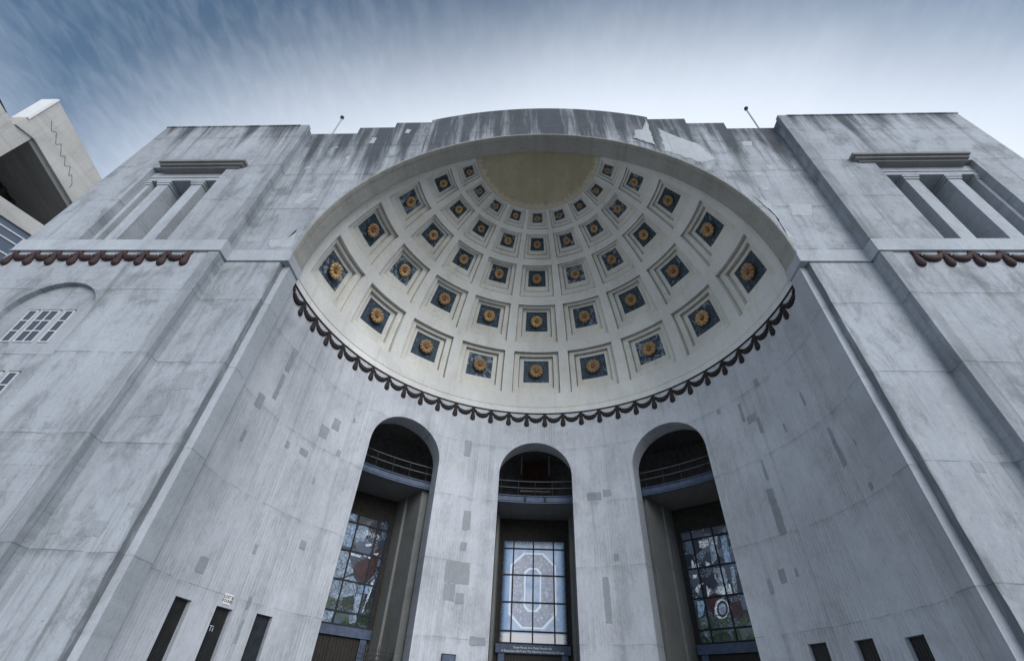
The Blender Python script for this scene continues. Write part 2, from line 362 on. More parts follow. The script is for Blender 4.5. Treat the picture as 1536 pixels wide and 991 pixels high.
def empty(name, loc=(0, 0, 0)):
    o = bpy.data.objects.new(name, None); COL.objects.link(o); o.location = loc; return o
def pol(a, r, z): return Vector((r*math.sin(a), r*math.cos(a), z))     # azimuth from the niche's middle, radius, height
def sph(a, e, r): return Vector((r*math.cos(e)*math.sin(a), r*math.cos(e)*math.cos(a), r*math.sin(e)))
def text_mesh(name, body, size, mat, parent, M, spacing=1.0, align='CENTER'):
    cu = bpy.data.curves.new(name, 'FONT'); cu.body = body; cu.size = size; cu.align_x = align; cu.align_y = 'CENTER'; cu.extrude = .004; cu.space_line = spacing; cu.resolution_u = 3
    to = bpy.data.objects.new(name, cu); COL.objects.link(to)
    bpy.context.view_layer.update()
    me = bpy.data.meshes.new_from_object(to.evaluated_get(bpy.context.evaluated_depsgraph_get()))
    bpy.data.objects.remove(to); bpy.data.curves.remove(cu)
    me.materials.clear(); me.materials.append(MATS[mat]); me.name = name
    o = bpy.data.objects.new(name, me); COL.objects.link(o)
    if parent: o.parent = parent
    o.matrix_basis = M; return o
def frange(a, b, n): return [a + (b-a)*i/n for i in range(n+1)]

# ------------------------------------------------------------------ ground
g = link('ground', [(-700, -700, 0), (700, -700, 0), (700, 700, 0), (-700, 700, 0)], [(0, 1, 2, 3)], 'paving'); tag(g, None, None, kind='structure')

# ------------------------------------------------------------------ the rotunda
ROT = empty('stadium_rotunda')
tag(ROT, 'grey concrete stadium entrance with coffered half dome over three tall arched portals', 'building')

def fade_attr(o, vals):
    at = o.data.attributes.new('fade', 'FLOAT', 'POINT'); at.data.foreach_set('value', [float(v) for v in vals]); return o
# ---- niche wall: half cylinder with three portals and six tall slots
PORT = [rad(-38.95), 0.0, rad(38.6)]; PH = rad(10.55); PZ = 12.52
PWID = R*math.sin(PH); PTOP = PZ + PWID
SLOT = [rad(v) for v in (-79.6, -70.75, -62.0, 60.9, 69.7, 78.85)]; SH = rad(1.77); SZ0 = .9
SZ = [4.45, 4.52, 4.60, 4.48, 4.40, 4.27]
def arch_z(da): return PZ + math.sqrt(max(0, PWID**2 - (R*math.sin(da))**2))
cols = set()
A_END = rad(90.6)
for a in frange(-A_END, A_END, 120): cols.add(a)
for p in PORT:
    cols = {c for c in cols if not (p-PH-.002 < c < p+PH+.002)}
    for t in frange(0, math.pi, 32): cols.add(p - math.asin(math.cos(t)*math.sin(PH)))
for c_ in SLOT:
    cols = {c for c in cols if not (c_-SH-.002 < c < c_+SH+.002)}
    cols |= {c_-SH, c_, c_+SH}
cols = sorted(cols)
b = MB(); jam = [MB() for _ in PORT]
def hole(a0, a1):
    m = (a0+a1)/2
    for i, p in enumerate(PORT):
        if abs(m-p) < PH: return ('p', i)
    for i, c in enumerate(SLOT):
        if abs(m-c) < SH: return ('s', i)
    return None
zlev = [0, 2.5, 5, 7.5, 10, 12.4, 14.6, ZS]
for a0, a1 in zip(cols[:-1], cols[1:]):
    h = hole(a0, a1)
    def quad(z0a, z0b, z1a, z1b, r=R, bb=b): bb.poly([pol(a0, r, z0a), pol(a1, r, z0b), pol(a1, r, z1b), pol(a0, r, z1a)])
    if h and h[0] == 'p':
        p = PORT[h[1]]; q0, q1 = arch_z(a0-p), arch_z(a1-p)
        quad(q0, q1, ZS, ZS)
        jam[h[1]].poly([pol(a1, R, q1), pol(a0, R, q0), pol(a0, R+WT, q0), pol(a1, R+WT, q1)])
    elif h:
        quad(0, 0, SZ0, SZ0)
        zt = SZ[h[1]]; quad(zt, zt, ZS, ZS)
    else:
        for z0, z1 in zip(zlev[:-1], zlev[1:]): quad(z0, z0, z1, z1)
    # inner (hall side) skin keeps light out
    if not (h and h[0] == 'p'): b.poly([pol(a1, R+WT, 0), pol(a0, R+WT, 0), pol(a0, R+WT, ZS), pol(a1, R+WT, ZS)])
    else:
        q0, q1 = arch_z(a0-PORT[h[1]]), arch_z(a1-PORT[h[1]])
        b.poly([pol(a1, R+WT, q1), pol(a0, R+WT, q0), pol(a0, R+WT, ZS), pol(a1, R+WT, ZS)])
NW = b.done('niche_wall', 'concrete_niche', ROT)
bm = bmesh.new(); bm.from_mesh(NW.data); bmesh.ops.remove_doubles(bm, verts=bm.verts, dist=.0005); bm.to_mesh(NW.data); bm.free()
NW.data.polygons.foreach_set('use_smooth', [False]*len(NW.data.polygons))
for i, p in enumerate(PORT):
    for sgn in (-1, 1):
        a = p + sgn*PH
        pts = [pol(a, R, 0), pol(a, R+WT, 0), pol(a, R+WT, PZ), pol(a, R, PZ)]
        jam[i].poly(pts if sgn > 0 else pts[::-1])
    o = jam[i].done('portal_reveal', 'concrete_jamb', NW)
# repair patches on the curved wall: (azimuth deg, height, half width deg, half height)
PATCH = [(-79.35, 13.52, .84, .61), (-79.5, 12.13, .65, .63), (-82.89, 11.06, 1.17, .29), (-82.95, 9.56, .42, .24), (-60.1, 12.35, 1.17, .28), (-62.78, 11.72, 1.32, .29), (-57.09, 11.16, .67, .16), (-61.21, 9.57, .25, .15), (-79.09, 5.41, .99, .23), (-69.18, 6.41, .45, .18), (-58.77, 7.1, .73, .16), (-19.61, 7.43, 3.2, .5), (-21.05, 6.58, 1.47, .36), (-18.35, 6.37, 1.06, .22), (-13.2, 4.82, 2.0, .17), (-18.61, 9.84, 1.0, .5), (-18.77, 8.58, .87, .2), (-20.5, 13.7, 1.0, .5), (16.46, 11.27, 2.02, .22), (20.12, 11.39, 1.2, .18), (17.77, 6.57, .8, .96), (21.01, 8.29, .6, .18), (67.56, 14.15, .65, .21), (77.65, 12.16, .36, .3), (61.03, 13.27, .45, .48), (63.22, 12.78, 1.46, .2), (64.62, 12.25, .45, .36), (62.07, 10.45, .35, .45), (80.45, 9.85, .5, .78), (61.6, 8.8, .85, .92), (58.46, 6.6, .73, .25), (55.35, 6.35, .42, .25), (61.52, 6.6, .3, .14), (83.76, 8.16, .38, .13), (84.9, 9.58, .2, .11), (-71.11, 10.34, .61, .14), (-66.21, 10.43, 1.24, .15), (-66.1, 4.0, .26, .36), (-66.31, 4.81, .27, .2), (-55.5, 13.0, .4, .12), (70.5, 11.6, .3, .2), (55.0, 13.9, .5, .15)]
for a, z, ha, hz in PATCH:
    a, ha = rad(a), rad(ha); n = 4; pts = []
    jit = lambda k: random.uniform(-1, 1)*k
    na = max(2, int(ha*R*2/.18)); nz = max(2, int(hz*2/.18))
    for i in range(na+1): pts.append((a-ha+2*ha*i/na, z-hz+jit(.025)))
    for i in range(1, nz+1): pts.append((a+ha+jit(.0022), z-hz+2*hz*i/nz))
    for i in range(1, na+1): pts.append((a+ha-2*ha*i/na, z+hz+jit(.025)))
    for i in range(1, nz): pts.append((a-ha+jit(.0022), z+hz-2*hz*i/nz))
    V = [pol(a, R-.012, z)] + [pol(a+(x-a)*.86, R-.012, z+(y-z)*.86) for x, y in pts] + [pol(x, R-.012, y) for x, y in pts] + [pol(x, R+.01, y) for x, y in pts]; m = len(pts); F = []
    for i in range(m):
        i2 = (i+1) % m; F += [(0, 1+i, 1+i2), (1+i, 1+m+i, 1+m+i2, 1+i2), (1+m+i2, 1+m+i, 1+2*m+i, 1+2*m+i2)]
    fade_attr(link('repair_patch', V, F, 'concrete_patch_dark', NW), [1]*(1+m)+[0]*(2*m))
# slots: recessed lining and dark shutter
for k, a in enumerate(SLOT):
    zt = SZ[k]; b = MB(); d = .22
    b.poly([pol(a-SH, R, zt), pol(a+SH, R, zt), pol(a+SH, R+d, zt), pol(a-SH, R+d, zt)])
    b.poly([pol(a+SH, R, SZ0), pol(a-SH, R, SZ0), pol(a-SH, R+d, SZ0), pol(a+SH, R+d, SZ0)])
    for sg in (-1, 1): b.poly([pol(a+sg*SH, R, SZ0), pol(a+sg*SH, R, zt), pol(a+sg*SH, R+d, zt), pol(a+sg*SH, R+d, SZ0)])
    b.done('slot_lining', 'concrete_jamb', NW)
    M = Matrix.Translation(pol(a, R+.13, 0)) @ Matrix.Rotation(-a, 4, 'Z')
    hw = R*SH - .01; b = MB()
    b.box(-hw, hw, 0, .03, SZ0+.01, zt-.01, M=M)
    for j in range(6): b.box(-hw+.05+j*.105, -hw+.075+j*.105, -.012, .0, SZ0+.05, zt-.05, M=M)
    b.box(-hw, hw, -.015, -.001, SZ0+1.9, SZ0+1.95, M=M)
    sh = b.done('slot_shutter', 'dark_steel' if k == 2 else 'black_metal', NW)
    if k == 1:
        T = Matrix.Translation(pol(a, R+.105, 3.92)) @ Matrix.Rotation(-a, 4, 'Z') @ Matrix.Rotation(rad(90), 4, 'X') @ Matrix.Translation((-.12, 0, 0)) @ Matrix.Rotation(0, 4, 'Z')
        text_mesh('reflected_lettering', 'Ti', .22, 'white_frame', NW, T)  # reflection of pale lettering in the shutter, modelled as raised text
# thin moulding on the springing line inside the niche
b = MB(); aa = frange(-rad(90.4), rad(90.4), 120)
prof = [(R+.01, ZS-.02), (R-.05, ZS-.015), (R-.055, ZS+.02), (R-.04, ZS+.06), (R+.01, ZS+.09)]
for a0, a1 in zip(aa[:-1], aa[1:]):
    for (ra, za), (rb, zb) in zip(prof[:-1], prof[1:]): b.poly([pol(a0, ra, za), pol(a1, ra, za), pol(a1, rb, zb), pol(a0, rb, zb)])
b.done('springing_moulding', 'swag_paint', ROT)

# ---- swags and tassels
def swag_mesh(width, drop=.50, wrap=None):
    b = MB(); n = 20; pts = []; rr = []
    hw = width/2 - .015
    for i in range(n+1):
        t = -1 + 2*i/n
        pts.append(Vector((t*hw, 0, -.07 - drop*(1-abs(t)**2.1)*.78))); rr.append((.055 + .10*(1-abs(t)**1.7))*(1 + .09*(-1)**i))
    b.tube(pts, rr, 8)
    b.box(-hw-.01, -hw+.08, -.05, .03, -.16, -.01, .02); b.box(hw-.08, hw+.01, -.05, .03, -.16, -.01, .02)
    return b
def tassel_mesh():
    b = MB()
    z = [-.02, -.10, -.16, -.30, -.55, -.72, -.82, -.87]; r = [.07, .10, .065, .08, .13, .155, .125, .04]
    b.tube([(0, 0, q) for q in z], r, 10); return b
def wrap(b, r, flat=.6):
    for i, v in enumerate(b.v):
        v = Vector(v); a = v.x/r; b.v[i] = pol(a, r - .02 + v.y*flat, v.z)
    return b
FR = empty('swag_frieze'); FR.parent = ROT
sw0 = ta0 = None
for i in range(31):
    mw = Matrix.Translation((0, 0, ZS)) @ Matrix.Rotation(-(i-15)*DT, 4, 'Z')
    if sw0 is None:
        sw0 = wrap(swag_mesh(R*DT), R).done('swag', 'swag_paint', FR, True); sw0.matrix_basis = mw
    else: inst(sw0, FR, mw)
for i in range(30):
    mw = Matrix.Translation((0, 0, ZS)) @ Matrix.Rotation(-(i-14.5)*DT, 4, 'Z')
    if ta0 is None:
        ta0 = wrap(tassel_mesh(), R).done('tassel', 'swag_paint', FR, True); ta0.matrix_basis = mw
    else: inst(ta0, FR, mw)

# ---- dome with 45 coffers
ROWS = [(5.2, 20.42), (23.85, 37.3), (40.28, 51.25), (53.45, 62.05), (63.8, 70.0)]
CH = rad(8.05); N_SEG = 6
EL = [0]; EL_hole = []
for lo, hi in ROWS: EL += [lo, hi]; EL_hole.append((rad(lo), rad(hi)))
EL = [rad(v) for v in EL] + [rad(70.35)]
els = []
for e0, e1 in zip(EL[:-1], EL[1:]):
    n = max(1, round((e1-e0)/rad(2.2))) if not any(abs(e0-h[0]) < 1e-6 for h in EL_hole) else N_SEG
    els += frange(e0, e1, n)[:-1]
els.append(EL[-1])
azs = []; edges = [-A_END]
for i in range(9): edges += [(i-4)*DA-CH, (i-4)*DA+CH]
edges.append(A_END)
for k, (a0, a1) in enumerate(zip(edges[:-1], edges[1:])): azs += frange(a0, a1, N_SEG if k % 2 else 2)[:-1]
azs.append(A_END)
V, F = [], []
idx = {}
def vid(a, e):
    k = (round(a, 6), round(e, 6))
    if k not in idx: idx[k] = len(V); V.append(sph(a, e, R) + Vector((0, 0, ZC)))
    return idx[k]
for e0, e1 in zip(els[:-1], els[1:]):
    em = (e0+e1)/2; inr = any(h[0] < em < h[1] for h in EL_hole)
    for a0, a1 in zip(azs[:-1], azs[1:]):
        am = (a0+a1)/2
        if inr and any(abs(am-(i-4)*DA) < CH for i in range(9)): continue
        F.append((vid(a0, e0), vid(a1, e0), vid(a1, e1), vid(a0, e1)))
# stilted foot of the dome with a faint fascia line
n0 = len(V)
for a in azs: V += [pol(a, R, ZS+.09), pol(a, R, ZS+.40), pol(a, R+.035, ZS+.43), pol(a, R+.035, ZS+.47), pol(a, R, ZC)]
for i in range(len(azs)-1):
    for j in range(4): F.append((n0+i*5+j, n0+(i+1)*5+j, n0+(i+1)*5+j+1, n0+i*5+j+1))
DOME = link('half_dome', V, F, 'plaster_dome', ROT, True)
# plain crown above the coffers, set slightly back
V, F = [], []
er = [rad(70.35)] + frange(rad(70.36), rad(90), 12); rr = [R] + [R+.05]*13
for e, r_ in zip(er, rr):
    for a in frange(-A_END, A_END, 60): V.append(sph(a, e, r_) + Vector((0, 0, ZC)))
for i in range(len(er)-1):
    for j in range(60): F.append((i*61+j, i*61+j+1, (i+1)*61+j+1, (i+1)*61+j))
link('dome_crown', V, F, 'plaster_crown', ROT, True)

def ring_pts(h, e0, e1, r, n=N_SEG):
    p = [(a, e0) for a in frange(-h, h, n)[:-1]] + [(h, e) for e in frange(e0, e1, n)[:-1]] + [(a, e1) for a in frange(h, -h, n)[:-1]] + [(-h, e) for e in frange(e1, e0, n)[:-1]]
    return [sph(a, e, r) for a, e in p]
def rosette():
    nr, na, npet = 13, 96, 12; V, F = [], []
    for i in range(nr):
        t = i/(nr-1)
        for j in range(na):
            th = 2*math.pi*j/na; c = abs(math.cos(npet*th/2))**.55
            edge = .86 + .14*c
            r = .5*t*(edge if t > .35 else 1)
            if t < .12: h = .16
            elif t < .24: h = .10 + .07*math.sin((t-.12)/.12*math.pi)
            elif t < .34: h = .06
            else:
                u = (t-.34)/.66; h = .08 + .13*math.sin(u*math.pi*.62) - .10*max(0, u-.7)/.3; h *= .55 + .45*c
                h -= .018*(abs(math.sin(npet*th/2*1.0)) > .96)
            V.append((r*math.cos(th), r*math.sin(th), h))
    for i in range(nr-1):
        for j in range(na): F.append((i*na+j, (i+1)*na+j, (i+1)*na+(j+1) % na, i*na+(j+1) % na))
    n0 = len(V)
    for j in range(na): q = V[(nr-1)*na+j]; V.append((q[0]*.92, q[1]*.92, -.06))
    for j in range(na): F.append(((nr-1)*na+j, n0+j, n0+(j+1) % na, (nr-1)*na+(j+1) % na))
    fm = [1 if 1 <= f//na <= 3 else 0 for f in range((nr-1)*na)] + [1]*na
    o = link('rosette', V, F, None, None, True, ['gold_paint', 'gold_dark'], fm)
    return o
ros = None
ROSEL = [14.35, 31.6, 46.75, 58.22, 67.35]
for ri, (lo, hi) in enumerate(ROWS):
    e0, e1 = rad(lo), rad(hi); H = e1-e0; sz = H*R
    d1 = .078*sz; d2 = .072*sz; d3 = .02*sz
    gv = .05*sz; k_ = .018*H     # grooves added at the foot of each step for dark shadow lines
    rings = [ring_pts(CH, e0, e1, R), ring_pts(CH, e0, e1, R+d1+gv), ring_pts(CH*.964, e0+k_, e1-k_, R+d1+gv), ring_pts(CH*.964, e0+k_, e1-k_, R+d1), ring_pts(CH*.745, e0+.165*H, e1-.083*H, R+d1), ring_pts(CH*.745, e0+.165*H, e1-.083*H, R+d1+d2+gv),
             ring_pts(CH*.709, e0+.165*H+k_, e1-.083*H-k_, R+d1+d2+gv), ring_pts(CH*.709, e0+.165*H+k_, e1-.083*H-k_, R+d1+d2),
             ring_pts(CH*.535, e0+.33*H, e1-.165*H, R+d1+d2), ring_pts(CH*.535, e0+.33*H, e1-.165*H, R+d1+d2+d3)]
    V, F = [], []; m = len(rings[0])
    for rg in rings: V += rg
    for i in range(len(rings)-1):
        for j in range(m): F.append((i*m+j, i*m+(j+1) % m, (i+1)*m+(j+1) % m, (i+1)*m+j))
    cf = None
    for ci in range(9):
        mw = Matrix.Translation((0, 0, ZC)) @ Matrix.Rotation(-(ci-4)*DA, 4, 'Z')
        if cf is None:
            cf = link('coffer', V, F, 'plaster_coffer', ROT); cf.matrix_basis = mw; c0 = cf
            h, a0, a1, rr_ = CH*.535, e0+.33*H, e1-.165*H, R+d1+d2+d3
            PV, PF = [], []; n = 6
            for i in range(n+1):
                for j in range(n+1): PV.append(sph(-h+2*h*j/n, a0+(a1-a0)*i/n, rr_))
            for i in range(n):
                for j in range(n): PF.append((i*(n+1)+j, i*(n+1)+j+1, (i+1)*(n+1)+j+1, (i+1)*(n+1)+j))
            pn = link('coffer_panel', PV, PF, 'coffer_blue', cf)
            em = (a0+a1)/2; e_ = rad(ROSEL[ri]); 
            nrm = -sph(0, em, 1); xx = Vector((1, 0, 0)); yy = nrm.cross(xx)
            ctr = sph(0, em, rr_ - .055*sz)
            sc = .315*sz
            RM = Matrix(((xx.x*sc, yy.x*sc, nrm.x*sc, ctr.x), (xx.y*sc, yy.y*sc, nrm.y*sc, ctr.y), (xx.z*sc, yy.z*sc, nrm.z*sc, ctr.z), (0, 0, 0, 1)))
            if ros is None: ros = rosette(); rr0 = ros; ros.parent = cf; ros.matrix_basis = RM
            else: rr0 = inst(ros, cf, RM)
            pn0 = pn
        else:
            c = inst(cf, ROT, mw); inst(pn0, c)
            inst(rr0, c, RM @ Matrix.Rotation(random.uniform(-.3, .3), 4, 'Z'))

# ---- front bay: stepped parapet above, arch band, jambs, chamfers
def top_z(x):
    ax = abs(x)
    if ax <= 6.3: return 30.55 - (15.1 - math.sqrt(15.1**2 - ax*ax))
    if ax <= 8.42: return 29.0
    if ax <= 10.5: return 28.42
    return 27.72
def bay():
    xs = [-13.17, -11.5, -10.5, -10.5+1e-4]
    arch = [-RA*math.cos(t) for t in frange(0, math.pi, 96)]
    brk = [8.42, 8.42+1e-4, 6.3, 6.3+1e-4, 10.5-1e-4, 10.5, 11.5, 13.17]
    xs = sorted(set([round(v, 5) for v in arch] + [s_*v for v in brk for s_ in (-1, 1)]))
    b = MB(); YR = .55
    for x0, x1 in zip(xs[:-1], xs[1:]):
        xm = (x0+x1)/2
        t0, t1 = (top_z(xm),)*2 if abs(xm) > 6.3 else (top_z(x0), top_z(x1))
        if abs(x0-x1) < .001:
            continue
        inside = abs(xm) < RA
        l0 = ZC + math.sqrt(max(0, RA**2-x0*x0)) if inside else ZS+.69
        l1 = ZC + math.sqrt(max(0, RA**2-x1*x1)) if inside else ZS+.69
        yo = YB - (.05 if abs(xm) < 6.3 else 0)
        b.poly([(x0, YB, l0), (x1, YB, l1), (x1, yo, t1), (x0, yo, t0)])
        b.poly([(x0, yo, t0), (x1, yo, t1), (x1, YR, t1), (x0, YR, t0)])
        k0, k1 = (max(l, ZC+math.sqrt(max(0, (R+.32)**2-x*x))) for l, x in ((l0, x0), (l1, x1)))
        b.poly([(x1, YR, k1), (x0, YR, k0), (x0, YR, t0), (x1, YR, t1)])
    for s_ in (-1, 1):      # risers of the parapet steps
        for xb, za, zb in ((6.3, top_z(6.3), 29.0), (8.42, 29.0, 28.42), (10.5, 28.42, 27.72)):
            lo, hi = min(za, zb), max(za, zb)
            b.poly([(s_*xb, YB-.05 if xb == 6.3 else YB, lo), (s_*xb, YB-.05 if xb == 6.3 else YB, hi), (s_*xb, YR, hi), (s_*xb, YR, lo)])
        b.poly([(s_*6.3, YB-.05, 29.0), (s_*6.3, YB, 29.0), (s_*6.3, YB, ZC+math.sqrt(RA**2-6.3**2)), ])
    o = b.done('front_wall', 'concrete_bay', ROT)
    # parapet coping, one run per level
    return o
BAY = bay()
def loft(name, profs, mat, parent, smooth=False):
    V, F = [], []; m = len(profs[0])
    for p in profs: V += p
    for i in range(len(profs)-1):
        for j in range(m-1): F.append((i*m+j, i*m+j+1, (i+1)*m+j+1, (i+1)*m+j))
    return link(name, V, F, mat, parent, smooth)
# arch band: eased front edge, soffit, then a step back to the dome
prof = [(RA+.05, YB-.001), (RA+.015, YB-.03), (RA-.03, YB-.015), (RA-.045, YB+.04), (RA-.045, YB+.22), (RA-.02, YB+.25), (RA-.02, YJ-.05), (RA, YJ), (R+.30, YJ+.004), (R+.30, .5)]
pr = []
for k in range(121):
    t = math.pi*k/120; ww = 0.006*math.sin(k*1.7)+.005*math.sin(k*3.9+1)
    pr.append([Vector((-(r+ (ww if q < 5 else 0))*math.cos(t), y, ZC+(r+(ww if q < 5 else 0))*math.sin(t))) for q, (r, y) in enumerate(prof)])
AB = loft('arch_band', pr, 'concrete_soffit', ROT)
# stilt pieces and lower jambs
for s_ in (-1, 1):
    J = [(RA+.27, YB+.0), (RA+.012, YB+.26), (RA+.012, YJ), (R+.3, YJ+.004)]
    b = MB()
    for (xa, ya), (xb, yb) in zip(J[1:-1], J[2:]):
        for z0, z1 in zip(frange(0, ZS, 6)[:-1], frange(0, ZS, 6)[1:]): b.poly([(s_*xa, ya, z0), (s_*xb, yb, z0), (s_*xb, yb, z1), (s_*xa, ya, z1)])
    b.done('niche_jamb', 'concrete_jamb', ROT)
    b = MB()
    # rebate with an uneven arris
    n = 60; top = []
    for k in range(n):
        z0, z1 = ZS*k/n, ZS*(k+1)/n
        w0 = .009*math.sin(k*1.3)+.010*math.sin(k*.47+s_); w1 = .009*math.sin((k+1)*1.3)+.010*math.sin((k+1)*.47+s_)
        mid0 = (RA+.27, YB+.26)
        b.poly([(s_*(J[0][0]+w0), J[0][1], z0), (s_*mid0[0], mid0[1], z0), (s_*mid0[0], mid0[1], z1), (s_*(J[0][0]+w1), J[0][1], z1)])
    b.done('rebate_return', 'concrete_chamfer', ROT)
    b = MB()
    for z0, z1 in zip(frange(0, ZS, 6)[:-1], frange(0, ZS, 6)[1:]): b.poly([(s_*mid0[0], mid0[1], z0), (s_*J[1][0], J[1][1], z0), (s_*J[1][0], J[1][1], z1), (s_*mid0[0], mid0[1], z1)])
    b.done('rebate_face', 'concrete_jamb', ROT)
    b = MB()
    for k in range(n):
        z0, z1 = ZS*k/n, ZS*(k+1)/n
        w0 = .009*math.sin(k*1.3)+.010*math.sin(k*.47+s_); w1 = .009*math.sin((k+1)*1.3)+.010*math.sin((k+1)*.47+s_)
        b.poly([(s_*(J[0][0]+w0), YB, z0), (s_*13.17, YB, z0), (s_*13.17, YB, z1), (s_*(J[0][0]+w1), YB, z1)])
    b.done('lower_wall', 'concrete_bay_lower', ROT)
    # string course: bay, jamb
    SC = [(ZS, ZS+.69)]
    b = MB(); b.box(*sorted((s_*(RA-.01), s_*13.115)), YB-.055, YB+.3, ZS, ZS+.68, .012)
    b.box(*sorted((s_*(RA-.05), s_*(RA+.30))), YB-.05, YJ-.004, ZS+.003, ZS+.476, .012)
    b.box(*sorted((s_*(RA-.06), s_*13.11)), YB-.075, YB+.2, ZS-.05, ZS-.002, .01)
    b.box(*sorted((s_*(RA-.055), s_*(RA+.2))), YB-.05, YJ-.01, ZS-.047, ZS-.004, .01)
    b.done('string_course', 'concrete_trim', ROT)
# mortar repairs on the flat front
BP = [[(-11.84, 20.58), (-11.58, 21.53), (-10.9, 21.55), (-11.38, 20.42)], [(-9.56, 26.49), (-9.48, 27.24), (-9.15, 27.16), (-9.2, 26.48)], [(-7.72, 27.68), (-7.68, 28.2), (-7.38, 28.14), (-7.44, 27.62)], [(-12.39, 23.88), (-12.09, 24.15), (-11.98, 23.83), (-12.31, 23.78)], [(-11.43, 26.07), (-11.19, 26.21), (-11.13, 25.96)], [(-10.39, 24.79), (-10.4, 25.18), (-10.17, 25.07), (-10.18, 24.74)], [(-11.46, 17.82), (-10.86, 18.22), (-10.73, 18.82), (-10.57, 17.19), (-11.7, 17.19), (-11.98, 17.89)], [(-11.02, 20.96), (-10.8, 21.12), (-10.63, 20.88), (-10.87, 20.77)], [(5.29, 27.61), (5.84, 27.71), (6.2, 29.0), (6.28, 28.7), (6.27, 25.7), (5.17, 26.61)], [(6.66, 28.1), (7.06, 27.45), (8.72, 25.98), (9.27, 24.17), (8.38, 23.81), (6.54, 25.31)], [(10.89, 26.24), (11.43, 26.23), (11.36, 25.65), (10.79, 25.72)], [(11.36, 23.75), (11.68, 23.75), (11.69, 23.33), (11.36, 23.3)], [(10.62, 23.13), (10.93, 23.09), (10.91, 22.73), (10.56, 22.77)], [(10.55, 21.84), (10.84, 21.8), (10.86, 21.42), (10.51, 21.43)], [(11.28, 20.48), (12.43, 20.39), (12.02, 19.29), (11.13, 19.44)], [(9.9, 21.27), (10.49, 20.79), (10.58, 19.02), (10.75, 17.6), (10.53, 17.69), (10.5, 19.45)]]
LP = [[(11.93, 7.89), (12.21, 7.91), (12.22, 7.61), (11.96, 7.58)], [(12.7, 8.63), (13.02, 8.59), (12.97, 8.18), (12.68, 8.15)], [(-12.1, 9.56), (-11.9, 9.7), (-11.8, 8.9), (-12.75, 8.73)], [(-12.17, 10.5), (-11.47, 10.74), (-11.28, 9.85), (-12.16, 9.83)], [(-12.99, 5.77), (-12.64, 5.82), (-12.67, 5.26), (-12.98, 5.2)], [(-11.9, 5.63), (-11.46, 5.67), (-11.44, 5.21), (-11.89, 5.19)]]
def flat_patch(pts, mat, y, parent):
    out = []
    n = len(pts)
    for i in range(n):
        p, q = Vector(pts[i]), Vector(pts[(i+1) % n]); k = max(1, int((q-p).length/.16))
        for j in range(k):
            c = p.lerp(q, j/k); out.append((c.x+random.uniform(-.03, .03), c.y+random.uniform(-.03, .03)))
    cx, cz = sum(p[0] for p in out)/len(out), sum(p[1] for p in out)/len(out); m = len(out); k = .72 if 'light' in mat else .86
    V = [(cx, y, cz)] + [(cx+(x-cx)*k, y, cz+(z-cz)*k) for x, z in out] + [(x, y, z) for x, z in out] + [(x, y+.02, z) for x, z in out]; F = []
    for i in range(m):
        i2 = (i+1) % m; F += [(0, 1+i, 1+i2), (1+i, 1+m+i, 1+m+i2, 1+i2), (1+m+i2, 1+m+i, 1+2*m+i, 1+2*m+i2)]
    return fade_attr(link('repair_patch', V, F, mat, parent), [1]*(1+m)+[0]*(2*m))
for p in BP: flat_patch(p, 'concrete_patch_light', YB-.009 if max(abs(x) for x, z in p) > 6.5 else YB-.055, BAY)
for p in LP: flat_patch(p, 'concrete_patch_dark', YB-.008, BAY)
# vertical expansion joints through the parapet
for xj in (-2.35, 2.3, -6.33, 6.33):
    zt = top_z(min(abs(xj), 6.3)) if abs(xj) < 6.3 else 29.0
    z0 = ZC + math.sqrt(RA**2-xj*xj)+.3
    b = MB(); N = 14; pts = []
    yy = YB-.055 if abs(xj) < 6.3 else YB-.012
    for k in range(N):
        za, zb = z0+(zt-.02-z0)*k/N, z0+(zt-.02-z0)*(k+1)/N
        f = lambda z: YB - .052*(z-z0)/(zt-z0) - .006 if abs(xj) < 6.3 else YB-.006
        b.poly([(xj-.02+random.uniform(-.01, .01), f(za), za), (xj+.02, f(za), za), (xj+.02, f(zb), zb), (xj-.02, f(zb), zb)])
    b.done('expansion_joint', 'joint_dark', BAY)

